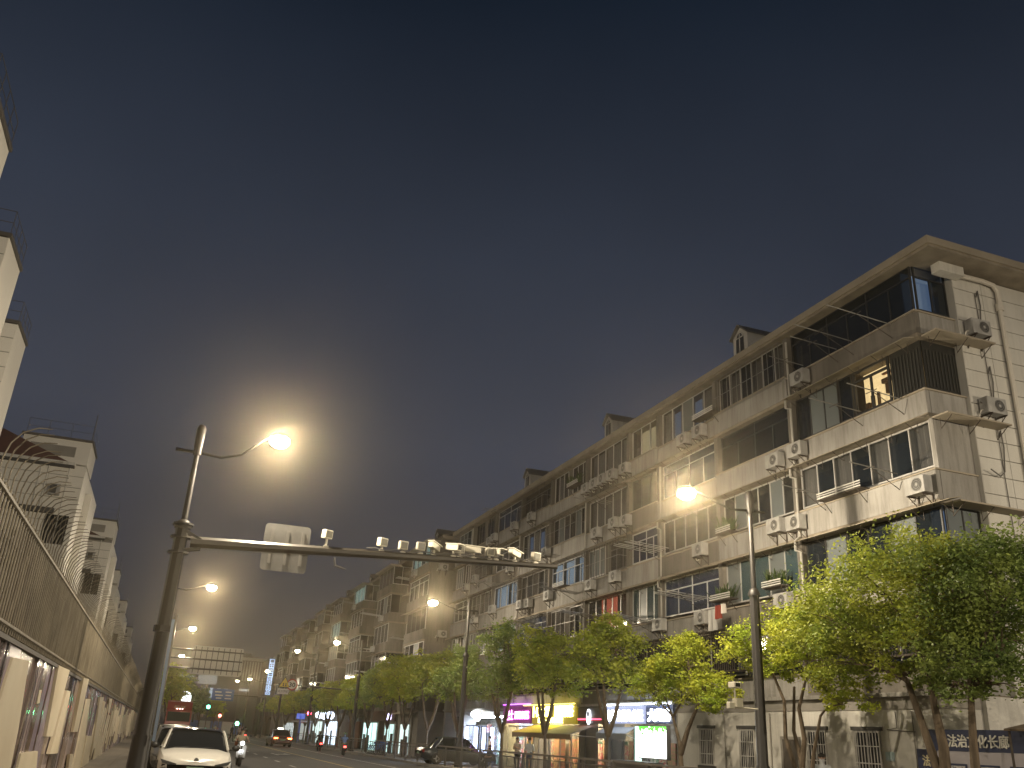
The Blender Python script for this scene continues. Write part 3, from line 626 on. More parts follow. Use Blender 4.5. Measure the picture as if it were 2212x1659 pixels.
for a, bq in (((62.6, 2.5), (63.5, 2.2)), ((62.6, 2.2), (63.4, 1.8)), ((63.5, 2.4), (63.5, 1.0)), ((62.8, 2.6), (62.9, 1.6))):
    MB().tube([(XF - .15, a[0], a[1]), (XF - .15, bq[0], bq[1])], .03, 5).build('neon_line', lit('blue_neon', (.15, .25, 1), 6), nv, world=True)
def awning(label, y0, y1, z, out, drop, mat, mat2):
    r = thing('awning', label, 'awning', (XF, (y0 + y1) / 2, z))
    MB().prism([(XF - .1, y0, z), (XF - .1 - out, y0, z - drop), (XF - .1 - out, y0, z - drop + .03), (XF - .1, y0, z + .03)], (0, y1 - y0, 0)).build('canvas', mat, r, world=True)
    m = MB(); k = int((y1 - y0) / .2)
    for i in range(k):
        a = y0 + (y1 - y0) * i / k; bq = y0 + (y1 - y0) * (i + 1) / k; x = XF - .1 - out
        m.add([(x, a, z - drop), (x, bq, z - drop), (x, bq, z - drop - .2), (x, (a + bq) / 2, z - drop - .27), (x, a, z - drop - .2)], [(0, 1, 2, 3, 4)])
    m.build('valance', mat2, r, world=True)
    for yy in (y0 + .1, y1 - .1): MB().tube([(XF, yy, z - .5), (XF - out, yy, z - drop - .02)], .02, 5).build('arm', alu, r, world=True)
aw_y = M('yellow_canvas', (.50, .40, .06), .8); aw_g = M('grey_canvas', (.25, .24, .22), .8); aw_b = M('brown_valance', (.14, .10, .06), .8)
awning('yellow canvas awning below the yellow sign', 45.2, 49.3, 2.5, 1.3, .42, aw_y, aw_b)
awning('grey canvas awning right of the yellow awning', 41.3, 45.1, 2.5, 1.35, .45, aw_g, aw_b)
awning('blue-grey scalloped awning below the white sign', 37.3, 40.3, 2.45, .5, .3, M('bluegrey_canvas', (.2, .22, .25), .8), M('bluegrey_canvas'))
tag(cube('poster', M('red_poster', (.45, .05, .04), .6, col2=(.5, .35, .3), scale=(1, 9, 9)), None, (XF + .2, 57.4, 2.05), (XF + .23, 58.2, 2.55)), 'red poster hanging inside the blue lit shop', 'poster')
tag(cube('poster', M('pink_poster', (.6, .25, .3), .6, emit=(.8, .3, .4), estr=.3), None, (XF + .18, 48.0, 2.15), (XF + .21, 49.3, 2.5)), 'pink poster above the narrow shop door', 'poster')

# ------------------------------------------------------------------ notice boards at the right end
nbx = 19.55
nb = thing('notice_board', 'navy law-culture notice board with white characters behind the big tree', 'notice board', (nbx, 18.6, .12))
p0 = on_x(1745 / 1.4439 / 1.82278 + 2500 / 1.82278, 0, nbx)
navy = M('navy_enamel', (.035, .045, .10), .4)
cube('header', navy, nb, (nbx, 16.9, 1.98), (nbx + .12, 20.0, 2.5))
text_mesh('法治文化长廊', .33, .015, 'lettering', M('white_letter', (.8, .78, .72), .5), nb, (nbx - .02, 19.25, 2.1), RY, UP, 1.9, .004)
cube('panel', M('lilac_panel', (.46, .43, .46), .5), nb, (nbx + .02, 16.9, .7), (nbx + .1, 19.7, 1.975))
for i, (ya, za_) in enumerate(((19.3, .8), (18.3, .8), (17.4, .8))):
    cube('sheet_frame', navy, nb, (nbx - .0, ya - .55, za_), (nbx + .018, ya + .05, 1.68)); cube('sheet', M('notice_sheet', (.6, .58, .56), .6, col2=(.25, .25, .28), scale=(1, 6, 18), ramp=(.55, .6)), nb, (nbx - .012, ya - .5, za_ + .05), (nbx - .002, ya, 1.63))
for y in (17.0, 18.5, 19.9): cube('post', navy, nb, (nbx + .13, y - .05, .12), (nbx + .2, y + .05, 2.4))
sp2 = thing('side_panel_sign', 'narrow navy upright panel with two yellowish characters', 'sign', (nbx, 20.2, .12))
cube('panel', navy, sp2, (nbx - .04, 19.72, .3), (nbx + .06, 20.35, 2.0))
text_mesh('法', .3, .012, 'lettering', M('cream_letter', (.7, .62, .40), .5), sp2, (nbx - .06, 20.15, 1.6), RY, UP, .26, .004)
text_mesh('治', .3, .012, 'lettering', M('cream_letter'), sp2, (nbx - .06, 20.15, 1.28), RY, UP, .26, .004)
kk = thing('canvas_shelter', 'brown canvas covered stall right of the notice board', 'stall', (19.4, 16.4, .12))
MB().prism([(18.8, 15.2, 2.5), (20.0, 15.2, 2.75), (20.0, 15.2, 2.7), (18.8, 15.2, 2.45)], (0, 1.6, 0)).build('canvas_roof', M('brown_canvas', (.16, .12, .08), .9), kk, world=True)
MB().box((18.85, 15.2, .12), (20.0, 15.25, 2.44)).build('side_cloth', M('tan_canvas', (.35, .27, .19), .9, col2=(.25, .19, .13), scale=(5, 5, .6)), kk, world=True)
MB().box((19.9, 15.26, .12), (20.0, 16.7, 2.6)).build('back_cloth', M('tan_canvas'), kk, world=True)
for y in (15.3, 16.7): MB().tube([(18.85, y, .12), (18.85, y, 2.45)], .03, 6).build('pole', rust, kk, world=True)

# ------------------------------------------------------------------ second block on the right, with projecting bays
XB, XP = 20.4, 18.75
B2 = thing('apartment_block', 'weathered six-storey block with projecting balcony bays beyond the cream block', 'building', (XB, 70.6, 0))
E2 = 176.0
cube('core_wall', plaster_d, B2, (21.2, 70.6, 0), (31, E2, 16.9))
cube('gable_wall', plaster_d, B2, (18.95, 70.45, 3.4), (31, 70.6, 16.9))
cube('roof_slab', fascia, B2, (19.6, 70.0, 16.9), (31.5, E2 + .3, 17.15))
MB().prism([(19.9, 70.2, 17.155), (31.4, 70.2, 17.155), (25.6, 70.2, 19.7)], (0, E2 - 70.2, 0)).build('roof', rooft, B2, world=True)
for y in (79.0, 93.5, 108, 123, 140): dormer(B2, y, 21.6, 19.6, plaster_d)
segs = []; y = 70.6; i = 0
while y < E2 - 2:
    L = 6.2 if i % 2 == 0 else 7.0
    segs.append((XP if i % 2 == 0 else XB, y, min(y + L, E2))); y += L; i += 1
for si, (xf, ya, yb) in enumerate(segs):
    far = ya > 120
    cube('shop_wall', plaster_g, B2, (xf + .2, ya, 0), (21.2, yb, 3.4))
    if xf == XP: cube('bay_roof', fascia, B2, (xf - .3, ya - .2, 16.6), (19.59, yb + .2, 16.78))
    for fi, z in enumerate(FL):
        cube('floor_slab', soffit, B2, (xf + .02, ya + .01, z - .12), (21.19, yb - .01, z))
        cube('parapet', plaster_d, B2, (xf, ya, z), (xf + .14, yb, z + .8))
        if xf == XP:
            cube('parapet_return', plaster_d, B2, (xf + .145, ya - .002, z), (XB + .3, ya + .13, z + .8))
            if (si + fi) % 3 == 1: cube('bay_side_wall', plaster_d, B2, (xf + .2, ya + .1, z + .8), (XB + .3, ya + .14, z + 2.54))
            else: window(B2, 'y', ya + .12, xf + .15, XB + .25, z + .82, z + FH - .14, 2, fm=alu_b if fi % 2 else alu, gm=glass_d, gms=[glass_d, glass])
        st = dict(styles[(si * 3 + fi * 7) % len(styles)]); st['n'] = 2 if far else 4
        if far: st.pop('curtain', None)
        if (si, fi) == (0, 4): st = dict(n=4, fm=alu, gms=[glass, glass_d, glass, glass], curtain=cur_t)
        if (si, fi) in ((4, 4), (6, 3)): st = dict(n=3, fm=alu, gm=glass, curtain=cur_t)
        window(B2, 'x', xf + .2, ya + .15, yb - .15, z + .82, z + FH - .14, **st)
        if (si * 2 + fi) % 3 == 0 and not far:
            MB().prism([(xf + .02, ya, z - .13), (xf - .5, ya, z - .3), (xf - .5, ya, z - .27), (xf + .02, ya, z - .1)], (0, yb - ya, 0)).build('canopy', fascia, B2, world=True)
n2 = 0
for si, (xf, ya, yb) in enumerate(segs[:9]):
    for fi, z in enumerate(FL):
        if (si * 3 + fi * 5) % 4 < 2:
            n2 += 1
            place_ac((xf - .02, ya + 1.0 + (fi * 1.7) % (yb - ya - 2), z + .12), 0, 'air conditioner on the weathered block, %s storey, %s facade section from its near end' % (storey[fi], ORD[si]), 'air conditioners on the weathered block')
place_ac((19.9, 70.42, 14.3), math.pi / 2, 'air conditioner facing the street lamp on the weathered block gable, upper', 'air conditioners on the weathered gable')
place_ac((20.2, 70.42, 9.0), math.pi / 2, 'air conditioner on the weathered block gable, lower', 'air conditioners on the weathered gable')
gl = 0
for si, fi in ((0, 1), (1, 2), (2, 1), (2, 3), (3, 0), (3, 2), (4, 4), (4, 2), (5, 3), (6, 4), (6, 1), (1, 4), (5, 1), (7, 2)):
    xf, ya, yb = segs[si]
    r = thing('drying_rack', 'washing poles on the weathered block, %s storey, %s facade section from its near end' % (storey[fi], ORD[si]), 'drying rack', (xf, (ya + yb) / 2, FL[fi] + .75), 0, 'washing poles of the weathered block')
    for i in range(4): MB().tube([(0, (i - 1.5) * .35, 0), (-2.0, (i - 1.5) * .35, .12)], .02, 4).build('pole', steel_w if (si + fi) % 2 else wire, r)
# shopfronts below the second block
for label, ya, yb, z1, em_, st in (('bright teal and white shopfront right of the brown shutter', 84, 90, 2.5, (.6, .95, .9), 2.2), ('narrow greenish doorway below the violet letters', 77.5, 81, 2.4, (.6, .9, .85), 1.8), ('white lit doorway left of the black doorway', 72.5, 75.5, 2.4, (.75, .95, .9), 1.6),
                          ('blue-white lit shop with round hanging signs', 104, 112, 2.6, (.7, .85, 1), 3.0), ('white lit shop beside the round hanging signs', 114, 121, 2.6, (.75, .85, 1), 2.6), ('far white lit shop behind the taxi', 138, 150, 2.4, (.8, .9, .9), 1.0)):
    xf = XP + .15
    r = thing('shopfront', label, 'shopfront', (xf, (ya + yb) / 2, 0))
    cube('surround', plaster_g, r, (xf - .05, ya - .4, .12), (xf + .02, yb + .4, 3.3)); cube('lit_interior', M('int_' + label[:10], (.5, .5, .5), .8, col2=(.15, .15, .15), scale=(1, 2.5, 3), emit=em_, estr=st * .55), r, (xf - .075, ya, .2), (xf - .055, yb, z1))
    k = max(2, int((yb - ya) / 1.6))
    for i in range(k + 1): cube('mullion', frame_s, r, (xf - .11, ya + (yb - ya) * i / k - .04, .2), (xf - .076, ya + (yb - ya) * i / k + .04, z1))
    for i in range(3):
        yy = random.uniform(ya, yb - .9); cube('display_stand', sh_dark, r, (xf - .2, yy, .13), (xf - .12, yy + .7, random.uniform(.9, 1.7)))
s = thing('shop_sign', 'brown sign board with violet-white letters A8', 'sign', (XP, 80, 2.7)); cube('board', M('brown_board', (.10, .055, .04), .7), s, (XP - .1, 77, 2.65), (XP + .05, 88, 3.5))
text_mesh('A8', .7, .02, 'lettering', lit('violet_neon', (.65, .6, 1), 5), s, (XP - .14, 79.6, 2.75), RY, UP, 1.5, .02)
for i, (y, z, t) in enumerate(((104.5, 3.0, 'S'), (108.5, 3.0, 'A'), (112.5, 3.1, 'B'))):
    s = thing('hanging_sign', 'glowing blue-white sign above the far lit shops, %s from the left' % ORD[2 - i], 'sign', (XP - .5, y, z)); MB().lathe([(0, -.06), (.42, -.06), (.42, .06), (0, .06)], (XP - .7, y, z + .2), 14, 'y').build('disc', lit('round_white', (.7, .8, 1), 4), s, world=True)
    MB().tube([(XP, y, z + .7), (XP - .7, y, z + .7), (XP - .7, y, z + .55)], .03, 5).build('hanger', sh_dark, s, world=True)
s = thing('roller_shutter', 'closed brown shutter between the far lit shops', 'shutter', (XP, 95, 0))
for i in range(12): cube('slat', M('brown_shutter', (.22, .10, .055), .7), s, (XP - .06 - .008 * (i % 2), 91.5, .2 + i * .2), (XP + .1, 96.5, .395 + i * .2))
cube('hood', frame_s, s, (XP - .2, 91.3, 2.62), (XP + .1, 96.7, 2.9))

# ------------------------------------------------------------------ buildings behind the fence on the left
wpan = M('left_panel_paint', (.74, .71, .64), .75, col2=(.66, .63, .57), scale=(.5, .5, .4))
joint = M('left_joint', (.25, .235, .205), .9)
LA = thing('apartment_building', 'tall pale building at the left edge with three stepped wall fins and roof railings', 'building', (-8, 20, 0))
for k, (xr, ya, yb) in enumerate(((-6.1, 19.6, 22.3), (-6.72, 27.2, 29.5), (-7.35, 34.2, 36.4))):
    f = cube('fin_wall', joint, LA, (-14.0, ya + .03, 0), (xr - .02, yb, 14.97))
    cube('street_face', wpan, LA, (xr - .019, ya + .01, 0), (xr, yb, 14.98))
    for r in range(26):
        cube('wall_panel', wpan, LA, (-14.0, ya, .1 + r * .573), (xr - .022, ya + .03, .1 + r * .573 + .54))
    cube('coping', M('dark_coping', (.10, .09, .08), .7), LA, (-14.0, ya - .06, 15.0), (xr + .06, yb + .05, 15.12))
    rl = MB()
    for t in range(5):
        yy = ya + (yb - ya) * t / 4; rl.tube([(xr, yy, 15.1), (xr, yy, 15.9)], .011, 4)
    for zz in (15.5, 15.9): rl.tube([(xr - 4, ya, zz), (xr, ya, zz), (xr, yb, zz)], .012, 4)
    for t in range(9): rl.tube([(xr - .5 * t, ya, 15.1), (xr - .5 * t, ya, 15.9)], .008, 4)
    rl.build('roof_railing', poleg, LA, world=True)
    MB().tube([(xr - .45, ya - .05, 15.0), (xr - .45, ya - .05, 2)], .03, 5).build('rain_pipe', plaster_g, LA, world=True)
cube('link_wall', plaster_d, LA, (-14, 22.3, 0), (-11.5, 36.4, 14.6))
def left_gable(xr, y, H, label, far=False, Lx=9.0, D=9.0):
    r = thing('apartment_building', label, 'building', (xr, y, 0))
    he = H - 1.1
    cube('core', joint, r, (xr - Lx, y + .03, 0), (xr - .03, y + D, he))
    cube('street_face', wpan, r, (xr - .029, y + .01, 0), (xr, y + D, he - .01))
    n = int(he / .6)
    for i in range(n if not far else 0):
        for a, b_ in ((-Lx, -3.4), (-3.385, -1.7), (-1.685, -.03)):
            cube('wall_panel', wpan, r, (xr + a, y - .004 * (i % 2), .1 + i * .6), (xr + b_, y + .03, .1 + i * .6 + .565))
    if far: cube('wall_panel', wpan, r, (xr - Lx, y, .1), (xr - .03, y + .03, he - .05))
    cube('eave', plaster_w, r, (xr - Lx, y - .3, he), (xr - .55, y + .4, he + .16)); cube('painted_eave_shadow', M('dark_trim'), r, (xr - Lx, y - .26, he - .12), (xr - .55, y + .2, he - .002))  # dark strip below the eave imitates its shadow
    # parapet tower over the street side
    cube('parapet_tower', wpan, r, (xr - 3.3, y + .05, he + .162), (xr - .02, y + 3.2, H + .3)); cube('tower_recess', plaster_g, r, (xr - 2.9, y + .035, he + .5), (xr - .7, y + .049, H - .05))
    cube('tower_coping', M('dark_coping'), r, (xr - 3.4, y - .05, H + .302), (xr + .06, y + 3.3, H + .42))
    MB().prism([(xr - Lx, y - .25, he + .17), (xr - .9, y - .25, he + .17), (xr - Lx + .2, y - .25, he + 3.2), (xr - Lx, y - .25, he + 3.2)], (0, .25, 0)).build('roof', brownroof, r, world=True)
    cube('roof_cap', brownroof, r, (xr - Lx, y - .2, he + 3.21), (xr - Lx + 3, y + 1, he + 3.6))
    cube('canopy', M('dark_trim'), r, (xr - 4.6, y - .4, H - 3.7), (xr - 1.0, y - .02, H - 3.45))
    g = cube('window', glass_d, r, (xr - 1.35, y - .04, H - 5.2), (xr - .25, y - .012, H - 3.72))
    for i in range(6): cube('window_bar', alu_b, r, (xr - 1.3 + i * .19, y - .12, H - 5.2), (xr - 1.28 + i * .19, y - .1, H - 3.75))
    cube('balcony', plaster_w, r, (xr - 1.5, y - .1, H - 6.4), (xr - .15, y - .006, H - 5.22))
    ac = MB().box((xr - 1.45, y - .42, H - 2.75), (xr - .95, y - .08, H - 2.2)).build('air_conditioner_box', acw, r, world=True)
    MB().box((xr - 1.42, y - .43, H - 2.7), (xr - 1.1, y - .42, H - 2.25)).build('aircon_grille', acd, r, world=True)
    for xx in (-.75, -2.1, -1.75): MB().tube([(xr + xx, y - .05, he), (xr + xx, y - .05, 3)], .03, 5).build('rain_pipe', plaster_w, r, world=True)
    rl = MB()
    for zz in (H + .8, H + 1.2): rl.tube([(xr - 3.2, y, zz), (xr - .05, y, zz), (xr - .05, y + 3, zz)], .012, 4)
    for xx in (-.05, -1.1, -2.2, -3.2): rl.tube([(xr + xx, y, H + .4), (xr + xx, y, H + 1.2)], .014, 4)
    rl.tube([(xr - .05, y + .05, H + .4), (xr - .05, y + .05, H + 1.9)], .025, 5)
    rl.build('roof_railing', poleg, r, world=True)
    for k in range(3):   # stepped bays on the street side
        cube('street_bay', wpan, r, (xr + .002, y + 2.2 + k * 2.2, 0), (xr + .35 - .1 * k, y + 3.6 + k * 2.2, H - 2.0 - .9 * k))
    return r
left_gable(-5.75, 50, 14.9, 'pale panelled gable with sloping brown roof just above the fence prongs')
left_gable(-5.4, 72.5, 15.2, 'second pale panelled gable behind the fence, partly hidden by the first')
left_gable(-6.0, 98, 15.2, 'third, smaller gable in the row behind the fence', True)
left_gable(-6.0, 124, 15.2, 'fourth gable in the row behind the fence, with dark pitched roof', True)
left_gable(-6.1, 160, 15.2, 'farthest dim gable in the row behind the fence', True)

# ------------------------------------------------------------------ hoarding wall and fence on the left
WX = -2.0
hw = thing('boundary_wall', 'glossy brown hoarding wall with cream relief slabs below the fence', 'wall', (WX, 10, 0))
pm = [M('brown_gloss_panel', (.13, .085, .06), .2), M('mauve_gloss_panel', (.42, .34, .33), .2), M('taupe_gloss_panel', (.25, .19, .155), .2), M('violet_gloss_panel', (.30, .25, .31), .2)]
y = 8.0; i = 0
while y < 130:
    w = (1.35, .8, 1.1, .7)[i % 4] * (1 if y < 70 else 3)
    cube('panel', pm[(i * 3 + i // 4) % 4], hw, (WX - .12, y, .1), (WX - .02 - .012 * (i % 3), y + w - .02, 2.52)); y += w; i += 1
cube('wall_core', joint, hw, (WX - .3, 8, 0), (WX - .125, 130, 2.5))
cube('coping', M('dark_coping'), hw, (WX - .32, 8, 2.52), (WX + .02, 130, 2.58))
slabc = M('cream_relief_slab', (.58, .51, .38), .6, col2=(.50, .43, .31), scale=(.8, .8, .8))
def z6(x, y): return (x / 2.891 / 1.82278, (2450 + y / 2.891) / 1.82278)
SL = [[(140, 400), (320, 440), (195, 1240), (60, 1900), (-330, 1900)], [(650, 490), (775, 545), (580, 1300), (505, 1300)], [(735, 775), (775, 785), (715, 1150), (630, 1490), (535, 1500)], [(440, 770), (465, 770), (440, 920), (410, 930)],
      [(215, 1490), (410, 1465), (370, 1900), (120, 1900)], [(930, 630), (990, 645), (860, 1245), (810, 1250)], [(985, 870), (1025, 875), (870, 1860), (775, 1860)], [(975, 1290), (1030, 1295), (985, 1659), (900, 1700)],
      [(1125, 850), (1165, 855), (1100, 1280), (1015, 1560)], [(1110, 1280), (1160, 1285), (1120, 1690), (1030, 1690)], [(1235, 870), (1270, 870), (1240, 1030), (1220, 1030)], [(775, 1500), (812, 1500), (790, 1750), (740, 1750)]]
for k, poly in enumerate(SL):
    pts = [on_x(*z6(*q), WX + .0) for q in poly]
    MB().prism([(WX - .02, p.y, max(p.z, .12)) for p in pts], (.035 + .02 * (k % 3), 0, 0)).build('relief_slab', slabc, hw, world=True)
y = 36.5; k = 0
while y < 110:
    w = random.uniform(.5, 1.2); h0 = random.uniform(.15, 1.0); h1 = random.uniform(1.5, 2.45); sk = random.uniform(.1, .7)
    MB().prism([(WX - .02, y + sk, h1), (WX - .02, y + sk + w, h1 - .03), (WX - .02, y + w * .8, h0), (WX - .02, y, h0)], (random.choice((.03, .06)), 0, 0)).build('relief_slab', slabc, hw, world=True)
    if k % 3 == 0:
        q = random.uniform(.2, 1.8); MB().box((WX - .02, y + w + .5, q), (WX + .03, y + w + 1.0, q + .3)).build('relief_slab', slabc, hw, world=True)
    y += w + random.uniform(.5, 1.3); k += 1
chrome = M('mirror_strip', (.75, .75, .78), .06, 1.0)
for y in (13.5, 13.75, 17.2, 17.45, 18.1, 19.5, 24.3, 24.6, 25.3, 30.4, 34.0, 36.2, 38.0, 41.5, 45.5, 52, 60, 70):
    cube('mirror_strip', chrome, hw, (WX - .02, y, .12), (WX + .01, y + .07, 2.515))
fn = thing('security_fence', 'iron bar fence with curved prongs on top of the hoarding wall', 'fence', (WX, 10, 2.6))
fence = M('weathered_fence_iron', (.21, .18, .125), .6, .1, col2=(.12, .098, .065), scale=(3, 3, 1.5))
fdark = M('fence_backing_mesh', (.045, .037, .026), .9, col2=(.022, .018, .013), scale=(2, 2, 1))
for zz in (2.70, 3.92): MB().tube([(WX, 8, zz), (WX, 130, zz)], .032, 6).build('rail', fence, fn, world=True)
bmesh_ = MB().tube([(0, 0, 2.6), (0, 0, 4.0)], .015, 5); bm_me = bmesh_.build('bar', fence, fn).data
bar0 = fn.children[-1] if fn.children[-1].name.startswith('bar') else [c for c in fn.children if c.name.startswith('bar')][0]
prong = MB().tube([(0, 0, 3.92), (.0, 0, 4.15), (.04, 0, 4.32), (.13, 0, 4.45), (.26, 0, 4.52), (.40, 0, 4.53)], [.0095, .0095, .009, .008, .007, .005], 5).build('prong', fence, fn, smooth=True)
def inst(src, y, jit=0):
    o = bpy.data.objects.new(src.name.split('.')[0], src.data); COL.objects.link(o); o.parent = fn; o.location = (0, y - 10, -2.6)
    if jit: o.rotation_euler = (random.uniform(-jit, jit), random.uniform(-jit, jit) * .3, random.uniform(-.25, .25))
    return o
bar0.location = (0, -1.9, -2.6); prong.location = (0, .3, -2.6)
for i in range(298): inst(bar0, 8.2 + i * .2)
for i in range(298): inst(prong, 10.6 + i * .3, .0).rotation_euler = (0, 0, random.uniform(-.3, .3))
m = MB(); y = 8.2 + 298 * .2
while y < 128: m.tube([(WX, y, 2.6), (WX, y, 4.0)], .010, 4, False); y += .2 if y < 80 else .3
tag(m.build('bars', fence, fn, world=True), kind='stuff')
m = MB(); y = 10.6 + 298 * .3
while y < 128: m.tube([(WX, y, 3.92), (WX + .02, y, 4.2), (WX + .2, y, 4.42), (WX + .42, y, 4.47)], .013, 4, False); y += .36
tag(m.build('prongs', fence, fn, world=True), kind='stuff')
for i in range(26): cube('post', fence, fn, (WX - .05, 9 + i * 4.4, 2.58), (WX + .0, 9.06 + i * 4.4, 4.02))
# creeper and boards behind the fence bars
iv = MB()
for i in range(1500):
    yy = random.choice((random.gauss(17, .7), random.gauss(24, 2.2), random.uniform(12, 60))); zz = random.uniform(2.6, 3.9) ; d = Vector((random.uniform(-1, 1), random.uniform(-1, 1), random.uniform(-1, 1))) * .07; u = Vector((random.uniform(-1, 1), random.uniform(-1, 1), random.uniform(-1, 1))) * .04
    c = Vector((WX - .1 - random.random() * .15, yy, zz)); iv.add([c - d, c + u, c + d, c - u], [(0, 1, 2, 3)])
tag(iv.build('dry_creeper', M('dry_creeper_leaf', (.12, .10, .04), .9), None), 'dry creeper tangled behind the fence bars', 'creeper', kind='stuff')
tag(MB().box((WX - .35, 8, 2.58), (WX - .3, 128, 3.85)).build('fence_backing', fdark), 'dark backing screen behind the fence bars', 'screen')

# ------------------------------------------------------------------ street lamps
lampglass = EM('lamp_glass', (1, .86, .58), 30)
_t = lampglass.node_tree; _tr = _t.nodes.new('ShaderNodeBsdfTransparent'); _em = _t.nodes.new('ShaderNodeEmission'); _ad = _t.nodes.new('ShaderNodeAddShader')
_em.inputs[0].default_value = (1, .86, .58, 1); _em.inputs[1].default_value = 30
_t.links.new(_tr.outputs[0], _ad.inputs[0]); _t.links.new(_em.outputs[0], _ad.inputs[1]); _t.links.new(_ad.outputs[0], _t.nodes['Material Output'].inputs[0])
def lamp_light(par, loc, power):
    l = bpy.data.lights.new('lamp_light', 'POINT'); l.energy = power; l.color = LAMP_COL; l.shadow_soft_size = .10
    o = bpy.data.objects.new('lamp_light', l); COL.objects.link(o); o.parent = par; o.location = loc; return o
def street_lamp(label, base, side, lampx, z=8.8, top=9.1, power=LAMP_W, group='street lamps', lower=6.3, fat=.16, col=None, rise=.0):
    """side=+1: arm reaches to +x"""
    col = col or polep
    r = thing('street_lamp', label, 'street lamp', base, 0, group)
    if lower:
        MB().lathe([(.26, 0), (.26, .1), (fat + .05, .14), (fat + .03, 1.2), (fat, 1.25), (fat * .88, lower), (fat * .8, lower)], (0, 0, 0), 8).build('pole_base', col, r, smooth=True)
        MB().lathe([(fat * 1.15, lower), (fat * 1.15, lower + .08), (fat * .8, lower + .2), (.07, lower + .24)], (0, 0, 0), 12).build('collar', col, r, smooth=True)
    MB().lathe([(.085, lower or 0), (.07, z - .35), (.07, z - .35)], (0, 0, 0), 10).build('pole', col, r, smooth=True)
    MB().lathe([(.10, z - .42), (.12, z - .36), (.10, z - .25), (.115, z - .2), (.125, top - .1), (.09, top), (.03, top + .04)], (0, 0, 0), 10).build('finial', col, r, smooth=True)
    dx = (lampx - base[0])
    pts = [(side * .05, 0, z - .33), (dx * .3, 0, z - .38), (dx * .55, 0, z - .22), (dx * .8, 0, z - .02 + rise * .75), (dx - side * .2, 0, z + .02 + rise)]
    zl = z + rise
    MB().tube(pts, [.04, .036, .032, .03, .03], 7).build('arm', col, r, smooth=True)
    MB().tube([(-side * .05, 0, z - .33), (-side * .55, 0, z - .32)], [.04, .05], 7).build('stub_arm', col, r, smooth=True)
    MB().lathe([(.02, .15), (.10, .14), (.20, .09), (.26, .02), (.27, -.02), (.24, -.02)], (dx, 0, zl), 18).build('lamp_head', col, r, smooth=True)
    MB().ell((dx, 0, zl - .10), (.27, .27, .19), 18, 10).build('lamp_glass', lampglass, r, smooth='all')
    lamp_light(r, (dx, 0, zl - .15), power)
    return r
Lp = -.22
near = street_lamp('tall bronze lamp pole on the left pavement carrying the long camera arm', (Lp, 24.2, .1), 1, 1.86, 8.6, 9.02, LAMP_W, lower=6.2, fat=.185, rise=.42)
for i, (px, py) in enumerate(((458, 1265), (417, 1355), (393, 1415), (381, 1441))):
    Y = (53.2, 79.5, 112, 138)[i]; p = on_y(px, py, Y)
    street_lamp('%s street lamp along the left pavement, behind the camera pole' % ORD[i + 1], (p.x - 1.9, Y, .1), 1, p.x, p.z - .1, p.z + .25, LAMP_W * (.5 if i < 2 else .22), lower=5.8)
for i, (px, py) in enumerate(((1483, 1066), (935, 1302), (728, 1388), (643, 1406), (578, 1450), (540, 1467), (513, 1471))):
    Y = (22.6, 51.0, 80.2, 106, 132, 160, 186)[i]; p = on_y(px, py, Y)
    street_lamp('%s street lamp from the right along the shop pavement' % ORD[i], (p.x + 2.25, Y, .12), -1, p.x, p.z - .02, p.z + .25, LAMP_W * (1.0, .55, .32, .2, .18, .18, .18)[i], lower=5.9 if i != 3 else 5.0)
street_lamp('added unseen lamp out of view, lighting the gable end', (27.6, 6.0, .1), -1, 25.6, 8.6, 9.0, LAMP_W * .8)  # unseen lamp added out of frame to brighten the gable end
for lab, bx, side, lx in (('street lamp behind the viewer on the left pavement', Lp, 1, 1.72), ('street lamp behind the viewer on the right pavement', 16.0, -1, 13.8)):
    street_lamp(lab, (bx, -5.5, .1), side, lx, 8.7, 9.05, LAMP_W * 1.7)
# details of the near pole: bracket, camera arm
br = MB()
for zz in (5.55, 5.95, 6.28):
    br.lathe([(.25, zz), (.27, zz), (.27, zz + .05), (.25, zz + .05)], (0, 0, 0), 12)
for dy in (-.12, .12):
    br.obox((.28, dy, 6.05), (.5, .025, .06), Matrix.Rotation(math.radians(25), 3, 'Y')); br.obox((.28, dy, 5.68), (.5, .025, .06), Matrix.Rotation(math.radians(-12), 3, 'Y'))
br.build('bracket', polep, near)
A0, A1 = Vector((Lp + .25, 24.2, 5.98)), Vector((10.35, 24.2, 6.50))
MB().tube([A0 - Vector((0, 0, 0)), A0 * .5 + A1 * .5, A1], [.155, .115, .075], 8).build('camera_arm', M('arm_paint', (.030, .025, .019), .45), near, world=True)
MB().tube([(Lp + .27, 23.98, 1.2), (Lp + .2, 23.98, 4.0)], .05, 4).build('blue_light_strip', M('bluish_strip', (.16, .22, .32), .3), near, world=True)
MB().lathe([(.2, 3.6), (.23, 3.6), (.23, 3.75), (.2, 3.75)], (0, 0, 0), 10).build('clamp', polep, near)
def armz(x): t = (x - A0.x) / (A1.x - A0.x); return A0.z + (A1.z - A0.z) * t + .155 + (.075 - .155) * t
camw = M('camera_housing', (.62, .58, .47), .45); camg = M('camera_window', (.03, .03, .03), .1)
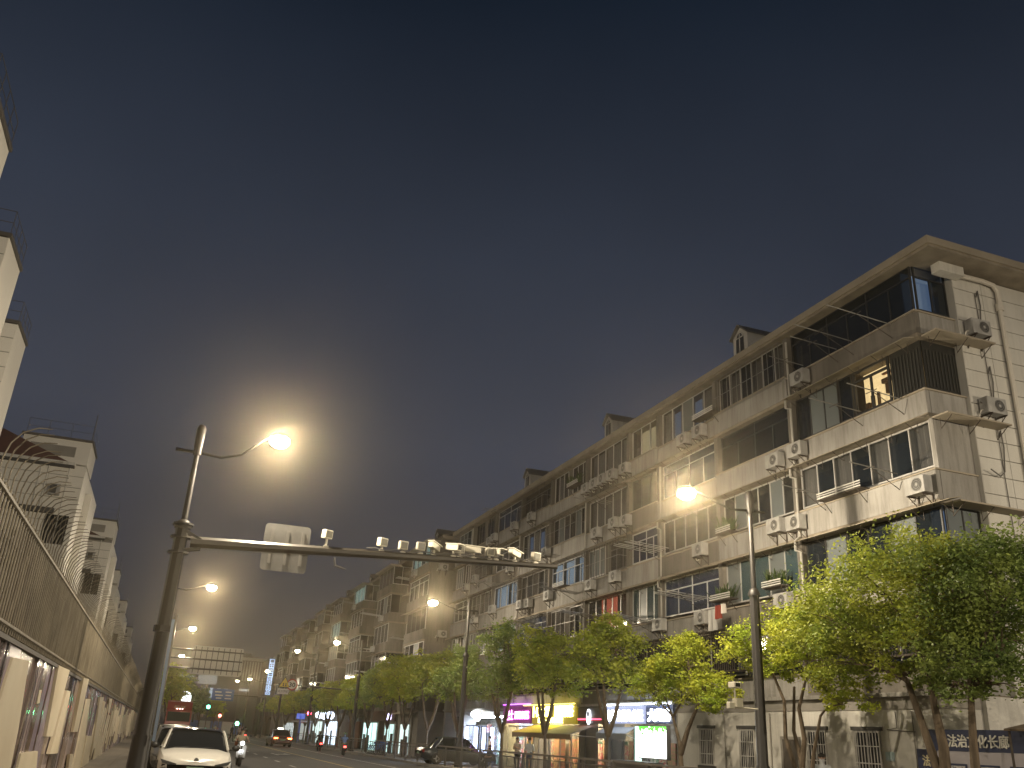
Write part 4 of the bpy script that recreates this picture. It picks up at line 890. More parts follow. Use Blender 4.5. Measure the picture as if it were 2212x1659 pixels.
def cctv(label, px, py, yaw, kind, pitch=0.12):
    p = on_y(px, py, 24.2); x = p.x; zt = armz(x)
    r = thing('traffic_camera', label, 'camera', (x, 24.2, zt), 0, 'traffic cameras on the long arm')
    h = max(.08, p.z - zt - .09)
    MB().tube([(0, 0, -.02), (0, 0, h)], .035, 6).box((-.07, -.05, -.03), (.07, .05, .02)).build('bracket', camw, r)
    R = Matrix.Rotation(yaw, 3, 'Z') @ Matrix.Rotation(pitch, 3, 'X')
    if kind == 'lamp':      # square flash lamp
        MB().obox((0, 0, h + .1), (.24, .2, .24), R).build('housing', camw, r, bevel=.02)
        MB().obox(Vector((0, 0, h + .1)) + R @ Vector((0, -.105, 0)), (.18, .02, .17), R).build('glass', M('flash_glass', (.25, .24, .2), .2), r)
    else:
        MB().obox((0, 0, h + .09), (.17, .46, .17), R).build('housing', camw, r, bevel=.02)
        MB().obox(Vector((0, 0, h + .09)) + R @ Vector((0, -.04, .1)), (.21, .58, .025), R).build('sun_hood', camw, r)
        MB().obox(Vector((0, 0, h + .09)) + R @ Vector((0, -.235, 0)), (.12, .02, .11), R).build('glass', camg, r)
    return r
CAMS = [(707, 1155, .5, 'lamp'), (826, 1172, .4, 'lamp'), (871, 1179, .1, 'lamp'), (909, 1181, .0, 'lamp'), (938, 1181, 2.4, 'cam'), (980, 1183, .6, 'cam'), (994, 1187, .1, 'lamp'), (1024, 1188, 1.0, 'cam'), (1058, 1193, .1, 'lamp'), (1072, 1193, .5, 'cam'), (1112, 1196, 2.2, 'cam'), (1157, 1206, .2, 'lamp')]
for i, (px, py, yw, kd) in enumerate(CAMS):
    cctv('%s on the long arm, %s from the pole' % ('square flash lamp' if kd == 'lamp' else 'cream traffic camera with sun hood', ORD[i]), px, py, yw, kd)
cb = MB(); pts = []
for i in range(25):
    x = 4.6 + i * .2; pts.append((x, 24.14, armz(x) + .03 + .03 * math.sin(i * 1.7)))
cb.tube(pts, .016, 5); cb.tube([(3.75, 24.1, armz(3.75) - .3), (3.8, 24.1, armz(3.75) - .52), (4.1, 24.1, armz(4) - .6)], .03, 6)
tag(cb.build('camera_cable', cable, None, smooth=True), 'dark cable lying along the top of the camera arm', 'cable')
# plate seen from behind
pa, pb_ = on_y(575, 1130, 24.05), on_y(660, 1230, 24.05)
sg = thing('road_sign', 'back of a rounded square road sign on the camera arm', 'sign', ((pa.x + pb_.x) / 2, 24.4, armz(2.5)))
def rrect(x0, x1, z0, z1, rad, y, k=4):
    o = []
    for cx, cz, a0 in ((x1 - rad, z1 - rad, 0), (x0 + rad, z1 - rad, 90), (x0 + rad, z0 + rad, 180), (x1 - rad, z0 + rad, 270)):
        for i in range(k + 1): a = math.radians(a0 + 90 * i / k); o.append((cx + rad * math.cos(a), y, cz + rad * math.sin(a)))
    return o
signback = M('bare_aluminium', (.17, .168, .16), .55, 0, col2=(.14, .138, .13), scale=(4, 4, 4))
MB().prism(rrect(1.86, 3.08, 5.52, 6.78, .1, 24.42), (0, .02, 0)).build('plate', signback, sg, world=True)
for x in (2.07, 2.48, 2.89): cube('stiffener', M('stiffener_alu', (.20, .195, .18), .5), sg, (x - .04, 24.385, 5.7), (x + .04, 24.418, 6.62))

# ------------------------------------------------------------------ overhead direction board seen from behind
GY = 75.0
pt = [on_y(*q, GY) for q in ((419, 1396), (528, 1402), (521, 1463), (413, 1455))]
gx0, gx1, gz0, gz1 = pt[0].x, pt[1].x, pt[2].z, pt[1].z
gp = on_y(322, 1470, GY)
ga = thing('sign_gantry', 'tall grey mast on the left with three arms holding a big board seen from behind', 'gantry', (.1, GY, .1))
MB().lathe([(.2, 0), (.13, 9.2), (.05, 9.3)], (0, 0, 0), 10).build('mast', poleg, ga, smooth=True)
for zz in (gz1 - .35, (gz0 + gz1) / 2 + .05, gz0 + .4): MB().tube([(0, 0, zz - .1), (gx1 - .1, 0, zz - .1)], [.07, .05], 7).build('arm', poleg, ga, smooth=True)
bd = thing('direction_board', 'large ribbed back of the overhead direction board', 'sign', ((gx0 + gx1) / 2, GY + .2, gz0))
MB().prism(rrect(gx0, gx1, gz0, gz1, .12, GY + .15), (0, .04, 0)).build('plate', M('board_back', (.5, .48, .42), .5), bd, world=True)
for i in range(9):
    x = gx0 + .2 + (gx1 - gx0 - .4) * i / 8; cube('stiffener', signback, bd, (x - .03, GY + .08, gz0 + .08), (x + .03, GY + .149, gz1 - .08))
# speed limit and warning sign on the fourth right lamp pole
pr = on_y(700, 1484, 80.0); pA = on_y(631, 1479, 80.0); pT = on_y(615, 1477, 80.0); pP = on_y(612, 1493, 80)
sm = thing('sign_mast_arm', 'dark side arm holding the warning sign and the speed sign', 'sign arm', (pA.x + 3.0, 80, pA.z))
MB().tube([(pA.x + 4.2, 80.1, pA.z - .1), (pT.x - .5, 80.1, pA.z)], .05, 6).build('arm', polep, sm, world=True)
cs = thing('speed_sign', 'round red-ringed speed sign reading 30', 'sign', tuple(pA))
for nm, r0, mt, yo in (('ring', .46, M('red_reflective', (.45, .05, .04), .5), 0), ('face', .36, M('white_reflective', (.62, .58, .52), .5), -.012)):
    MB().lathe([(0, -.02 + yo), (r0, -.02 + yo), (r0, .0 + yo), (0, .0 + yo)], (0, 0, 0), 20, 'y').build(nm, mt, cs)
text_mesh('30', .5, .005, 'number', M('black_print', (.03, .03, .03), .6), cs, (pA.x - .26, 80 - .045, pA.z - .18), (1, 0, 0), UP, .52, .012)
ts = thing('warning_sign', 'yellow triangular warning sign beside the speed sign', 'sign', tuple(pT))
def tri(r, y): return [(r * math.cos(a), y, r * math.sin(a)) for a in (math.pi / 2, math.pi / 2 + 2.094, math.pi / 2 + 4.189)]
MB().prism(tri(.6, -.03), (0, .02, 0)).build('border', M('black_print'), ts); MB().prism(tri(.5, -.04), (0, .008, 0)).build('face', M('yellow_reflective', (.55, .38, .03), .5), ts)
for xx in (-.1, .1): MB().ell((xx, -.045, .0), (.05, .01, .06), 8, 6).prism([(xx - .07, -.045, -.2), (xx + .07, -.045, -.2), (xx + .02, -.045, -.05), (xx - .02, -.045, -.05)], (0, .005, 0)).build('pictogram', M('black_print'), ts)
pp = thing('sign_plate', 'small pale plate with dark characters under the warning sign', 'sign', (pP.x, 80, pP.z))
cube('plate', M('white_reflective'), pp, (pP.x - .48, 79.98, pP.z - .24), (pP.x + .42, 80, pP.z + .2)); text_mesh('前方学校', .24, .004, 'lettering', M('black_print'), pp, (pP.x - .42, 79.97, pP.z - .1), (1, 0, 0), UP, .78)

# ------------------------------------------------------------------ guard railing on the right
railm = M('railing_paint', (.10, .09, .08), .5, .2); railt = M('railing_top', (.15, .125, .10), .5, .2)
RXX = 15.75
def railing(y0, y1, label, dens):
    r = thing('guard_railing', label, 'railing', (RXX, y0, .12), 0, 'railing sections along the shop pavement')
    for y in (y0 + .03, y1 - .03): cube('post', railm, r, (RXX - .04, y - .035, .12), (RXX + .04, y + .035, 1.13))
    cube('top_rail', railt, r, (RXX - .045, y0, 1.10), (RXX + .045, y1, 1.17)); cube('rail', railm, r, (RXX - .02, y0 + .07, .93), (RXX + .02, y1 - .07, .97)); cube('rail', railm, r, (RXX - .02, y0 + .07, .25), (RXX + .02, y1 - .07, .29))
    n = int((y1 - y0) / dens)
    for i in range(1, n): cube('bar', railm, r, (RXX - .012, y0 + (y1 - y0) * i / n - .012, .29), (RXX + .012, y0 + (y1 - y0) * i / n + .012, .93))
for i in range(16):
    railing(22 + i * 3.0, 24.96 + i * 3.0, 'metal railing section along the shop pavement, %s from the right edge' % ORD[i], .16 if i < 11 else .6)
for i in range(12): railing(75 + i * 4, 78.9 + i * 4, 'metal railing section beyond the pavement gap, %s from the gap' % ORD[i], .8)
tag(MB().box((RXX - .8, 72.5, 0), (RXX - .3, 75, .2)).build('traffic_island', kerbm), kind='structure')

# ------------------------------------------------------------------ trees
def tree(label, base, lobes, stems, nleaf, size, mat, seed, group='street trees along the shop pavement', r0=.13, name='street_tree', spread=.235):
    rng = np.random.default_rng(seed); rnd = random.Random(seed)
    r = thing(name, label, 'tree', base, 0, group); b = Vector(base)
    m = MB()
    # stems: list of polylines (local coordinates), limbs run on to lobe centres
    tips = []
    for st in stems:
        k = len(st); m.tube(st, [r0 * (1 - .55 * i / (k - 1)) for i in range(k)], 8); tips.append(Vector(st[-1]))
    for c, rad in lobes:
        c = Vector(c); t = min(tips, key=lambda q: (q - c).length); mid = (t + c) / 2 + Vector((rnd.uniform(-.15, .15), rnd.uniform(-.15, .15), .1))
        m.tube([t, mid, c], [r0 * .42, r0 * .28, r0 * .12], 6)
        for j in range(5):
            d = Vector((rnd.uniform(-1, 1) * rad[0], rnd.uniform(-1, 1) * rad[1], rnd.uniform(-.3, .9) * rad[2])) * .85
            s0 = mid.lerp(c, rnd.random()); m.tube([s0, s0.lerp(c + d, .5) + Vector((0, 0, .06)), c + d], [r0 * .16, r0 * .1, r0 * .04], 4, False)
    m.build('trunk', bark, r, smooth=True)
    vol = np.array([l[1][0] * l[1][1] * l[1][2] for l in lobes]) ** .7; vol = vol / vol.sum()
    P = []
    for (c, rad), w in zip(lobes, vol):
        k = max(40, int(nleaf * w)); nc = max(12, int(k / 85))
        d = rng.normal(size=(nc, 3)); d /= np.linalg.norm(d, axis=1)[:, None]; d[:, 2] = np.where(d[:, 2] < -.55, -d[:, 2], d[:, 2])
        cc = np.array(c) + d * np.array(rad) * rng.uniform(.40, 1.12, (nc, 1))
        idx = rng.integers(0, nc, k); sc = min(rad) * spread * rng.uniform(.5, 1.25, (nc, 1))
        P.append(cc[idx] + rng.normal(size=(k, 3)) * sc[idx] * np.array([1, 1, .62]))
    P = np.vstack(P); n = len(P)
    a = rng.uniform(0, 2 * np.pi, n); e = rng.uniform(-.9, .5, n); L = size * rng.uniform(.7, 1.35, n)
    u = np.stack([np.cos(a) * np.cos(e), np.sin(a) * np.cos(e), np.sin(e)], 1)
    v = rng.normal(size=(n, 3)); v -= (v * u).sum(1)[:, None] * u; v /= np.linalg.norm(v, axis=1)[:, None]
    w = np.cross(u, v)
    A = P - u * L[:, None] * .5; C_ = P + u * L[:, None] * .5
    B_ = P + v * (L * .24)[:, None] + w * (L * .06)[:, None]; D_ = P - v * (L * .24)[:, None] + w * (L * .06)[:, None]
    V = np.empty((n * 4, 3)); V[0::4] = A; V[1::4] = B_; V[2::4] = C_; V[3::4] = D_
    me = bpy.data.meshes.new('crown'); me.vertices.add(n * 4); me.loops.add(n * 4); me.polygons.add(n)
    me.vertices.foreach_set('co', V.ravel()); me.loops.foreach_set('vertex_index', np.arange(n * 4)); me.polygons.foreach_set('loop_start', np.arange(n) * 4); me.polygons.foreach_set('loop_total', np.full(n, 4))
    me.materials.append(mat); me.update(); o = bpy.data.objects.new('crown', me); COL.objects.link(o); o.parent = r
    return r
TX = 17.2
# big tree at the right, two stems leaning to the left
tree('biggest tree, with leaning twin stems in front of the notice board', (TX, 17.0, .12),
     [((-.2, 1.2, 5.6), (1.7, 1.7, 1.3)), ((-.6, 2.9, 5.0), (1.4, 1.5, 1.1)), ((-.3, 4.0, 4.6), (1.1, 1.0, .9)), ((.2, 1.0, 4.4), (1.6, 1.5, 1.0)), ((-.2, -.2, 5.9), (1.5, 1.3, 1.0)), ((-.4, 2.6, 3.9), (1.2, 1.2, .8)), ((.1, -.3, 4.7), (1.5, 1.2, 1.1)), ((0, .9, 3.5), (.9, .9, .5))],
     [[(0, 0, 0), (0, .12, .8), (-.03, .42, 1.7), (-.05, .65, 2.5), (-.1, .9, 3.4)], [(0, .15, 1.0), (0, .1, 1.9), (0, .2, 2.6), (.05, .35, 3.6)]], 33000, .105, leafB, 11, r0=.15, name='broadleaf_tree')
tree('thick-trunked tree cut by the right edge of the picture', (TX, 16.3, .12),
     [((.0, -.6, 5.3), (1.6, 1.5, 1.3)), ((.2, -1.2, 4.2), (1.5, 1.4, 1.1)), ((.1, -.1, 3.9), (1.2, 1.2, .9)), ((-.2, -1.9, 5.2), (1.3, 1.3, 1.2)), ((.0, -1.0, 3.2), (1.0, 1.0, .6)), ((0, .3, 3.2), (.7, .8, .5))],
     [[(0, 0, 0), (0, .0, 1.0), (.02, -.05, 2.0), (0, -.2, 3.2)]], 22000, .105, leafC, 12, r0=.15, name='broadleaf_tree')
tree('slender many-stemmed tree beside the barred windows, bright at its upper left', (TX, 22.1, .12),
     [((-.3, 1.6, 4.7), (.9, 1.0, .65)), ((-.2, .3, 5.0), (1.0, 1.0, .6)), ((-.3, 2.4, 4.3), (.8, .8, .6)), ((.1, .2, 4.0), (.9, .9, .6)), ((.2, -1.1, 3.5), (.9, .9, .65)), ((.2, -1.5, 2.9), (.7, .7, .4)), ((0, 1.2, 3.8), (.7, .7, .4)), ((0, -.6, 4.7), (.9, .9, .7))],
     [[(0, 0, 0), (0, .35, .9), (0, .85, 2.0), (0, .8, 3.0), (-.1, 1.2, 3.9)], [(0, 0, .2), (0, .15, 1.2), (0, .45, 2.2), (0, .3, 3.4)], [(0, 0, .1), (0, -.2, 1.0), (0, -.35, 1.6), (.05, -.7, 2.6)], [(0, .2, 1.2), (0, .0, 2.0), (0, .15, 2.8), (0, -.3, 3.7)]], 15000, .10, leafA, 13, r0=.085)
tree('bright yellow-green tree in front of the light box', (TX, 28.8, .12),
     [((-.2, .9, 3.9), (1.2, 1.3, .75)), ((-.2, -.9, 4.5), (1.1, 1.0, .75)), ((-.1, 1.9, 3.5), (.9, .9, .6)), ((.1, -1.6, 3.5), (1.0, 1.1, .7)), ((.2, .2, 3.3), (1.2, 1.3, .6)), ((0, -2.2, 2.9), (.6, .8, .4)), ((0, -.5, 5.0), (.6, .6, .4))],
     [[(0, 0, 0), (0, .0, 1.0), (0, .05, 1.7), (0, .5, 2.6)], [(0, .02, 1.4), (0, -.5, 2.2), (0, -1.2, 3.0)]], 15500, .105, leafA, 14, r0=.11)
def vase(label, y, zt, seed, mat, nleaf=6500, size=.2, x=TX, w=2.4, zb=2.9):
    rn = random.Random(seed); h = zt - zb; lobes = []
    for k in range(7):
        a = 2 * math.pi * k / 7 + rn.random(); rr = w * .52
        lobes.append(((rr * math.cos(a) * .7, rr * math.sin(a), zb + h * rn.uniform(.25, .6)), (w * .42, w * .46, h * .25)))
    for k in range(4): lobes.append(((rn.uniform(-.5, .5), rn.uniform(-.8, .8), zb + h * rn.uniform(.62, .84)), (w * .42, w * .45, h * .23)))
    lobes.append(((0, 0, zb + h * .35), (w * .5, w * .55, h * .25)))
    ln = rn.uniform(-.3, .3)
    stems = [[(0, 0, 0), (0, ln * .5, 1.2), (0, ln, 2.0)]]
    for k in range(4):
        a = 2 * math.pi * k / 4 + rn.random(); stems.append([(0, ln, 1.9), (.35 * math.cos(a), ln + .45 * math.sin(a), 2.7), (.7 * math.cos(a), ln + .95 * math.sin(a), zb + h * .3)])
    return tree(label, (x, y, .12), lobes, stems, nleaf, size, mat, seed, r0=.11)
VT = [(34.7, 6.6, leafB, 'rounded olive tree in front of the white sign'), (40.8, 6.9, leafB, 'tree between the white sign and the grey awning'), (46.7, 7.3, leafC, 'dark tree in front of the yellow awning'), (54.6, 7.1, leafC, 'dark bluish tree right of the small white sign'), (61.5, 7.2, leafB, 'tree left of the blue lit shop'), (67.5, 7.4, leafA, 'yellow-green tree over the car parked on the pavement'),
      (73.5, 7.2, leafB, 'tree beside the gap in the railing'), (80.5, 6.6, leafC, 'dark tree by the third right lamp pole'), (87.5, 6.4, leafA, 'bright tree left of the third right lamp pole'), (94, 6.4, leafB, 'tree below the speed sign'), (101, 6.3, leafA, 'bright tree just left of the speed sign'), (109, 6.3, leafC, 'darker tree above the taxi'), (117, 6.2, leafB, 'green tree left of the taxi'), (126, 6.2, leafA, 'light tree beyond the taxi'), (136, 6.1, leafB, 'far tree below the glowing vertical sign'), (147, 6, leafA, 'far light tree left of the vertical sign'), (159, 6, leafC, 'farthest tree of the right row')]
for i, (y, zt, mt, lab) in enumerate(VT):
    vase(lab, y, zt, 20 + i, mt, 10500 if y < 60 else (6500 if y < 100 else 3500), .15 if y < 60 else (.21 if y < 100 else .32), w=2.55 if y < 60 else 2.5)
for (px, py), Y, zt, mt, lab in (((368, 1500), 104, 7.2, leafA, 'bright tree above the red truck on the left'), ((402, 1480), 135, 8.2, leafC, 'dark tree behind the red truck'), ((432, 1540), 175, 7.5, leafC, 'dark rounded tree behind the green traffic light'), ((465, 1535), 185, 6.5, leafA, 'small bright tree right of the green traffic light'), ((410, 1530), 165, 7, leafC, 'dark tree left of the green traffic light')):
    p = on_y(px, py, Y); t = vase(lab, Y, zt, int(Y), mt, 3000, .36, x=p.x, w=2.6, zb=2.2); t['group'] = 'far trees at the end of the street'

# ------------------------------------------------------------------ vehicles (local frame: front towards -y, origin on the ground under the centre)
tyre = M('tyre_rubber', (.02, .02, .02), .85); rim = M('alloy_rim', (.35, .35, .36), .35, .8); carglass = M('car_glass', (.012, .014, .016), .05, spec=.8); chromec = M('car_chrome', (.5, .5, .5), .15, 1)
def wheel(par, x, y, r=.33, w=.22):
    t = MB().lathe([(r * .62, -w / 2), (r * .93, -w / 2), (r, -w * .36), (r, w * .36), (r * .93, w / 2), (r * .62, w / 2)], (x, y, r), 20, 'x').build('wheel', tyre, par, smooth=True)
    s = 1 if x > 0 else -1; m = MB().lathe([(.05, 0), (r * .6, 0), (r * .63, .02), (.05, .03)], (x + s * (w / 2 - .04), y, r), 16, 'x')
    for k in range(5):
        a = 2 * math.pi * k / 5; m.obox((x + s * w / 2, y + math.cos(a) * r * .33, r + math.sin(a) * r * .33), (.02, .05, r * .55), Matrix.Rotation(-a + math.pi / 2, 3, 'X'))
    m.build('rim', rim, t)
def loft(stations, n_half):
    """stations: list of (y, [(x,z)...]) for the right half from bottom to top centre; mirrored"""
    m = MB(); vs = []; ring = 0
    for y, half in stations:
        pts = [(x, z) for x, z in half] + [(-x, z) for x, z in reversed(half)]
        ring = len(pts); vs += [(x, y, z) for x, z in pts]
    k = len(stations)
    fs = [(i * ring + j, i * ring + (j + 1) % ring, (i + 1) * ring + (j + 1) % ring, (i + 1) * ring + j) for i in range(k - 1) for j in range(ring)]
    fs += [tuple(range(ring)), tuple(range((k - 1) * ring, k * ring))]
    return m.add(vs, fs)
def car(label, loc, rz, paint, suv=False, L=4.6, Wd=1.84, H=1.46, rear=False, taxi=False, group=None, lights=False, head=False, name='parked_car', cat='car', roofm=None):
    r = thing(name, label, cat, loc, rz, group)
    w = Wd / 2; hb = .98 if suv else .86; hh = hb - .02; g = .2
    def sec(ww, zt, crown, zb=g): return [(ww * .86, zb), (ww * .97, zb + .12), (ww, zb + .32), (ww * .985, zt - .16), (ww * .93, zt - .03), (ww * .6, zt + crown), (ww * .02, zt + crown * 1.3)]
    y0 = -L / 2
    st = [(y0, sec(w * .74, hb - .30, .02, .3)), (y0 + .10, sec(w * .88, hb - .2, .03, .24)), (y0 + .35, sec(w * .96, hb - .10, .04)), (y0 + .95, sec(w, hb - .04, .05)), (y0 + 1.35, sec(w, hb, .03)), (y0 + L * .62, sec(w, hb + .02, .02)), (y0 + L - .55, sec(w * .98, hb + .06, .02)), (y0 + L - .15, sec(w * .92, hb + .02, .02, .3)), (y0 + L, sec(w * .82, hb - .12, .0, .38))]
    MB.build(loft(st, 7), 'body', paint, r, smooth=True)
    # cabin
    def cs(ww, wt, zb, zt): return [(ww, zb), (wt + (ww - wt) * .45, zb + (zt - zb) * .55), (wt, zt - .05), (wt * .85, zt), (.02, zt + .015)]
    a = y0 + 1.12; bq = y0 + 1.95; c = y0 + L * .62; d = y0 + L - (.35 if suv else .75)
    cab = [(a, cs(w * .88, w * .80, hb - .05, hb + .02)), (bq - .35, cs(w * .9, w * .76, hb - .04, H - .17)), (bq, cs(w * .9, w * .72, hb - .04, H - .02)), (c, cs(w * .9, w * .72, hb - .04, H)), (d - .45, cs(w * .9, w * .70, hb - .04, H - .06)), (d, cs(w * .86, w * .78, hb - .03, hb + .06))]
    MB.build(loft(cab, 5), 'glasshouse', carglass, r, smooth=True)
    roof = [(bq - .12, [(w * .74, H - .10), (w * .62, H - .03), (.02, H + .005)]), (bq + .15, [(w * .76, H - .05), (w * .63, H + .02), (.02, H + .04)]), (c, [(w * .76, H - .04), (w * .63, H + .025), (.02, H + .045)]), (d - .42, [(w * .74, H - .10), (w * .6, H - .035), (.02, H - .01)])]
    m = MB(); vs = []; 
    for y, half in roof: vs += [(x, y, z) for x, z in half] + [(-x, y, z) for x, z in reversed(half)]
    m.add(vs, [(i * 6 + j, i * 6 + j + 1, (i + 1) * 6 + j + 1, (i + 1) * 6 + j) for i in range(3) for j in range(5)]); m.build('roof', roofm or paint, r, smooth=True)
    pl = MB()
    for s in (-1, 1):
        pl.tube([(s * w * .885, a + .06, hb + .0), (s * w * .76, bq - .1, H - .07), (s * w * .74, bq + .2, H - .03)], .035, 5); pl.tube([(s * w * .86, (bq + c) / 2 + .2, hb), (s * w * .74, (bq + c) / 2 + .2, H - .05)], .04, 5); pl.tube([(s * w * .87, d - .05, hb + .02), (s * w * .73, d - .5, H - .08)], .05, 5)
    pl.build('pillar', paint, r, smooth=True)
    for s in (-1, 1):
        mr_ = MB().ell((s * (w + .12), a + .38, hb + .06), (.12, .07, .08), 10, 6).tube([(s * w * .93, a + .38, hb), (s * (w + .08), a + .38, hb + .03)], .025, 5).build('mirror', black, r, smooth='all')
        hl = MB().prism([(s * w * .93, y0 + .10, hb - .235), (s * w * .50, y0 + .0, hb - .335), (s * w * .50, y0 + .0, hb - .375), (s * w * .86, y0 + .06, hb - .33)], (0, .12, 0))
        hl.v = [(x, yv - .035, z) for x, yv, z in hl.v]; hl.build('headlight', EM('headlight_on', (1, 1, .95), 14) if head else M('headlight_glass', (.05, .05, .05), .08), r)
        ti = MB().box((s * w * .90, y0 + L - .16, hb - .2), (s * w * .42, y0 + L - .02, hb - .06)).build('tail_light', EM('tail_on', (1, .09, .02), 9) if lights else M('tail_glass', (.2, .01, .01), .2), r)
        if lights: MB().box((s * w * .82, y0 + L - .03, hb - .18), (s * w * .52, y0 + L + .0, hb - .09)).build('brake_lamp', EM('brake_on', (1, .38, .08), 14), r)
        lt = MB().prism([(s * w * .9, y0 + .06, hb - .46), (s * w * .72, y0 + .02, hb - .44), (s * w * .70, y0 + .02, hb - .66), (s * w * .86, y0 + .05, hb - .66)], (0, .1, 0)); lt.v = [(x, yv - .05, z) for x, yv, z in lt.v]; lt.build('air_intake', black, r)
        for yy in (y0 + .85, y0 + L - .9): wheel(r, s * (w - .1), yy, .35 if suv else .32)
    MB().box((-w * .55, y0 - .02, .3), (w * .55, y0 + .06, .45)).build('lower_grille', black, r)
    MB().lathe([(0, -.01), (.06, -.01), (.06, .01), (0, .01)], (0, y0 + .02, hb - .24), 12, 'y').build('emblem', chromec, r)
    MB().box((-.22, y0 + L - .0, hb - .32), (.22, y0 + L + .02, hb - .2)).build('number_plate', M('plate_green', (.16, .24, .16), .6), r)
    MB().box((-.22, y0 - .04, .46), (.22, y0 - .02, .58)).build('number_plate', M('plate_green'), r)
    MB().tube([(-w * .6, a - .02, hb + .035), (0, a + .1, hb + .07)], .012, 4).tube([(.0, a - .02, hb + .035), (w * .6, a + .1, hb + .07)], .012, 4).build('wiper', black, r)
    if taxi: MB().box((-.25, c - .5, H + .04), (.25, c - .3, H + .16)).build('roof_lamp', EM('taxi_lamp', (1, .95, .8), 4), r)
    return r
white_p = M('white_car_paint', (.60, .58, .53), .25, spec=.6); silver_p = M('silver_car_paint', (.28, .28, .28), .3, .5); dark_p = M('dark_car_paint', (.04, .045, .05), .25, .3); maroon_p = M('maroon_car_paint', (.10, .05, .045), .28, .4)
blackroof = M('black_roof', (.015, .015, .017), .12)
car('white SUV with black glass roof parked at the left kerb, nearest car', (1.2, 28.9, 0), 0, white_p, suv=True, L=4.75, Wd=1.93, H=1.49, roofm=blackroof, group='cars parked along the left kerb')
def park(px, py, Y): p = on_y(px, py, Y); return p.x
car('second parked car at the left kerb, pale saloon behind the white SUV', (.95, 36.8, 0), 0, silver_p, L=4.6, group='cars parked along the left kerb')
car('third parked car at the left kerb, dark with a pale roof', (.95, 44.0, 0), 0, M('champagne_paint', (.30, .27, .2), .3, .4), L=4.5, H=1.5, group='cars parked along the left kerb')
car('fourth parked car at the left kerb, dark grey', (.9, 51, 0), 0, dark_p, L=4.6, group='cars parked along the left kerb')
car('fifth parked car at the left kerb with glowing headlights', (.85, 59, 0), 0, dark_p, L=4.6, head=True, group='cars parked along the left kerb')
px_ = on_y(602, 1600, 92)
car('maroon taxi driving away with lit tail lamps', (px_.x, 92, 0), math.pi + 0.03, maroon_p, L=4.7, H=1.48, taxi=True, lights=True, name='taxi', cat='taxi')
car('dark car parked on the shop pavement behind the railing', (17.1, on_x(985, 1610, 17.1).y, .12), math.pi * .5, dark_p, H=1.5, L=4.6, name='parked_car', cat='car')
# red truck
tp = on_y(386, 1545, 100)
tk = thing('lorry', 'red lorry with tall roof fairing parked on the left behind the cars', 'truck', (tp.x, 100, 0))
redp = M('red_truck_paint', (.33, .035, .03), .35)
m = MB().prism([(-1.22, 0, .5), (-1.22, -.1, 1.0), (-1.22, .0, 1.75), (-1.22, .3, 2.75), (-1.22, 1.9, 2.8), (-1.22, 1.9, .5)], (2.44, 0, 0)); m.build('cab', redp, tk, bevel=.05)
MB().prism([(-1.18, .3, 2.78), (-1.18, 1.0, 3.55), (-1.18, 1.85, 3.65), (-1.18, 1.85, 2.8)], (2.36, 0, 0)).build('roof_fairing', redp, tk)
MB().prism([(-1.08, -.03, 1.72), (-1.08, .24, 2.6), (-1.08, .28, 2.6), (-1.08, .03, 1.72)], (2.16, 0, 0)).build('windscreen', carglass, tk)
MB().box((-1.2, -.16, .38), (1.2, 0, .85)).build('bumper', M('grey_bumper', (.12, .03, .03), .5), tk); MB().box((-.85, -.13, .95), (.85, -.06, 1.45)).build('grille', black, tk)
for s in (-1, 1):
    MB().box((s * .75, -.19, .55), (s * 1.1, -.15, .75)).build('headlight', M('headlight_glass'), tk); MB().box((s * 1.3, -.05, 1.7), (s * 1.48, .12, 2.5)).build('mirror', black, tk)
    for yy in (.9, 5.5, 7.0): wheel(tk, s * 1.0, yy, .48, .3)
for i in range(3): MB().box((-.3 + i * .25, .28, 2.86), (-.18 + i * .25, .33, 2.93)).build('marker_lamp', EM('marker_white', (1, .9, .8), 5), tk)
MB().box((-1.22, 2.1, .9), (1.22, 9.0, 3.7)).build('cargo_box', redp, tk, bevel=.03)
text_mesh('解放', .36, .01, 'lettering', M('pale_letter', (.6, .45, .3), .5), tk, (tp.x - .55, 100.42, 2.98), (1, 0, 0), (0, .67, .74), 1.1)

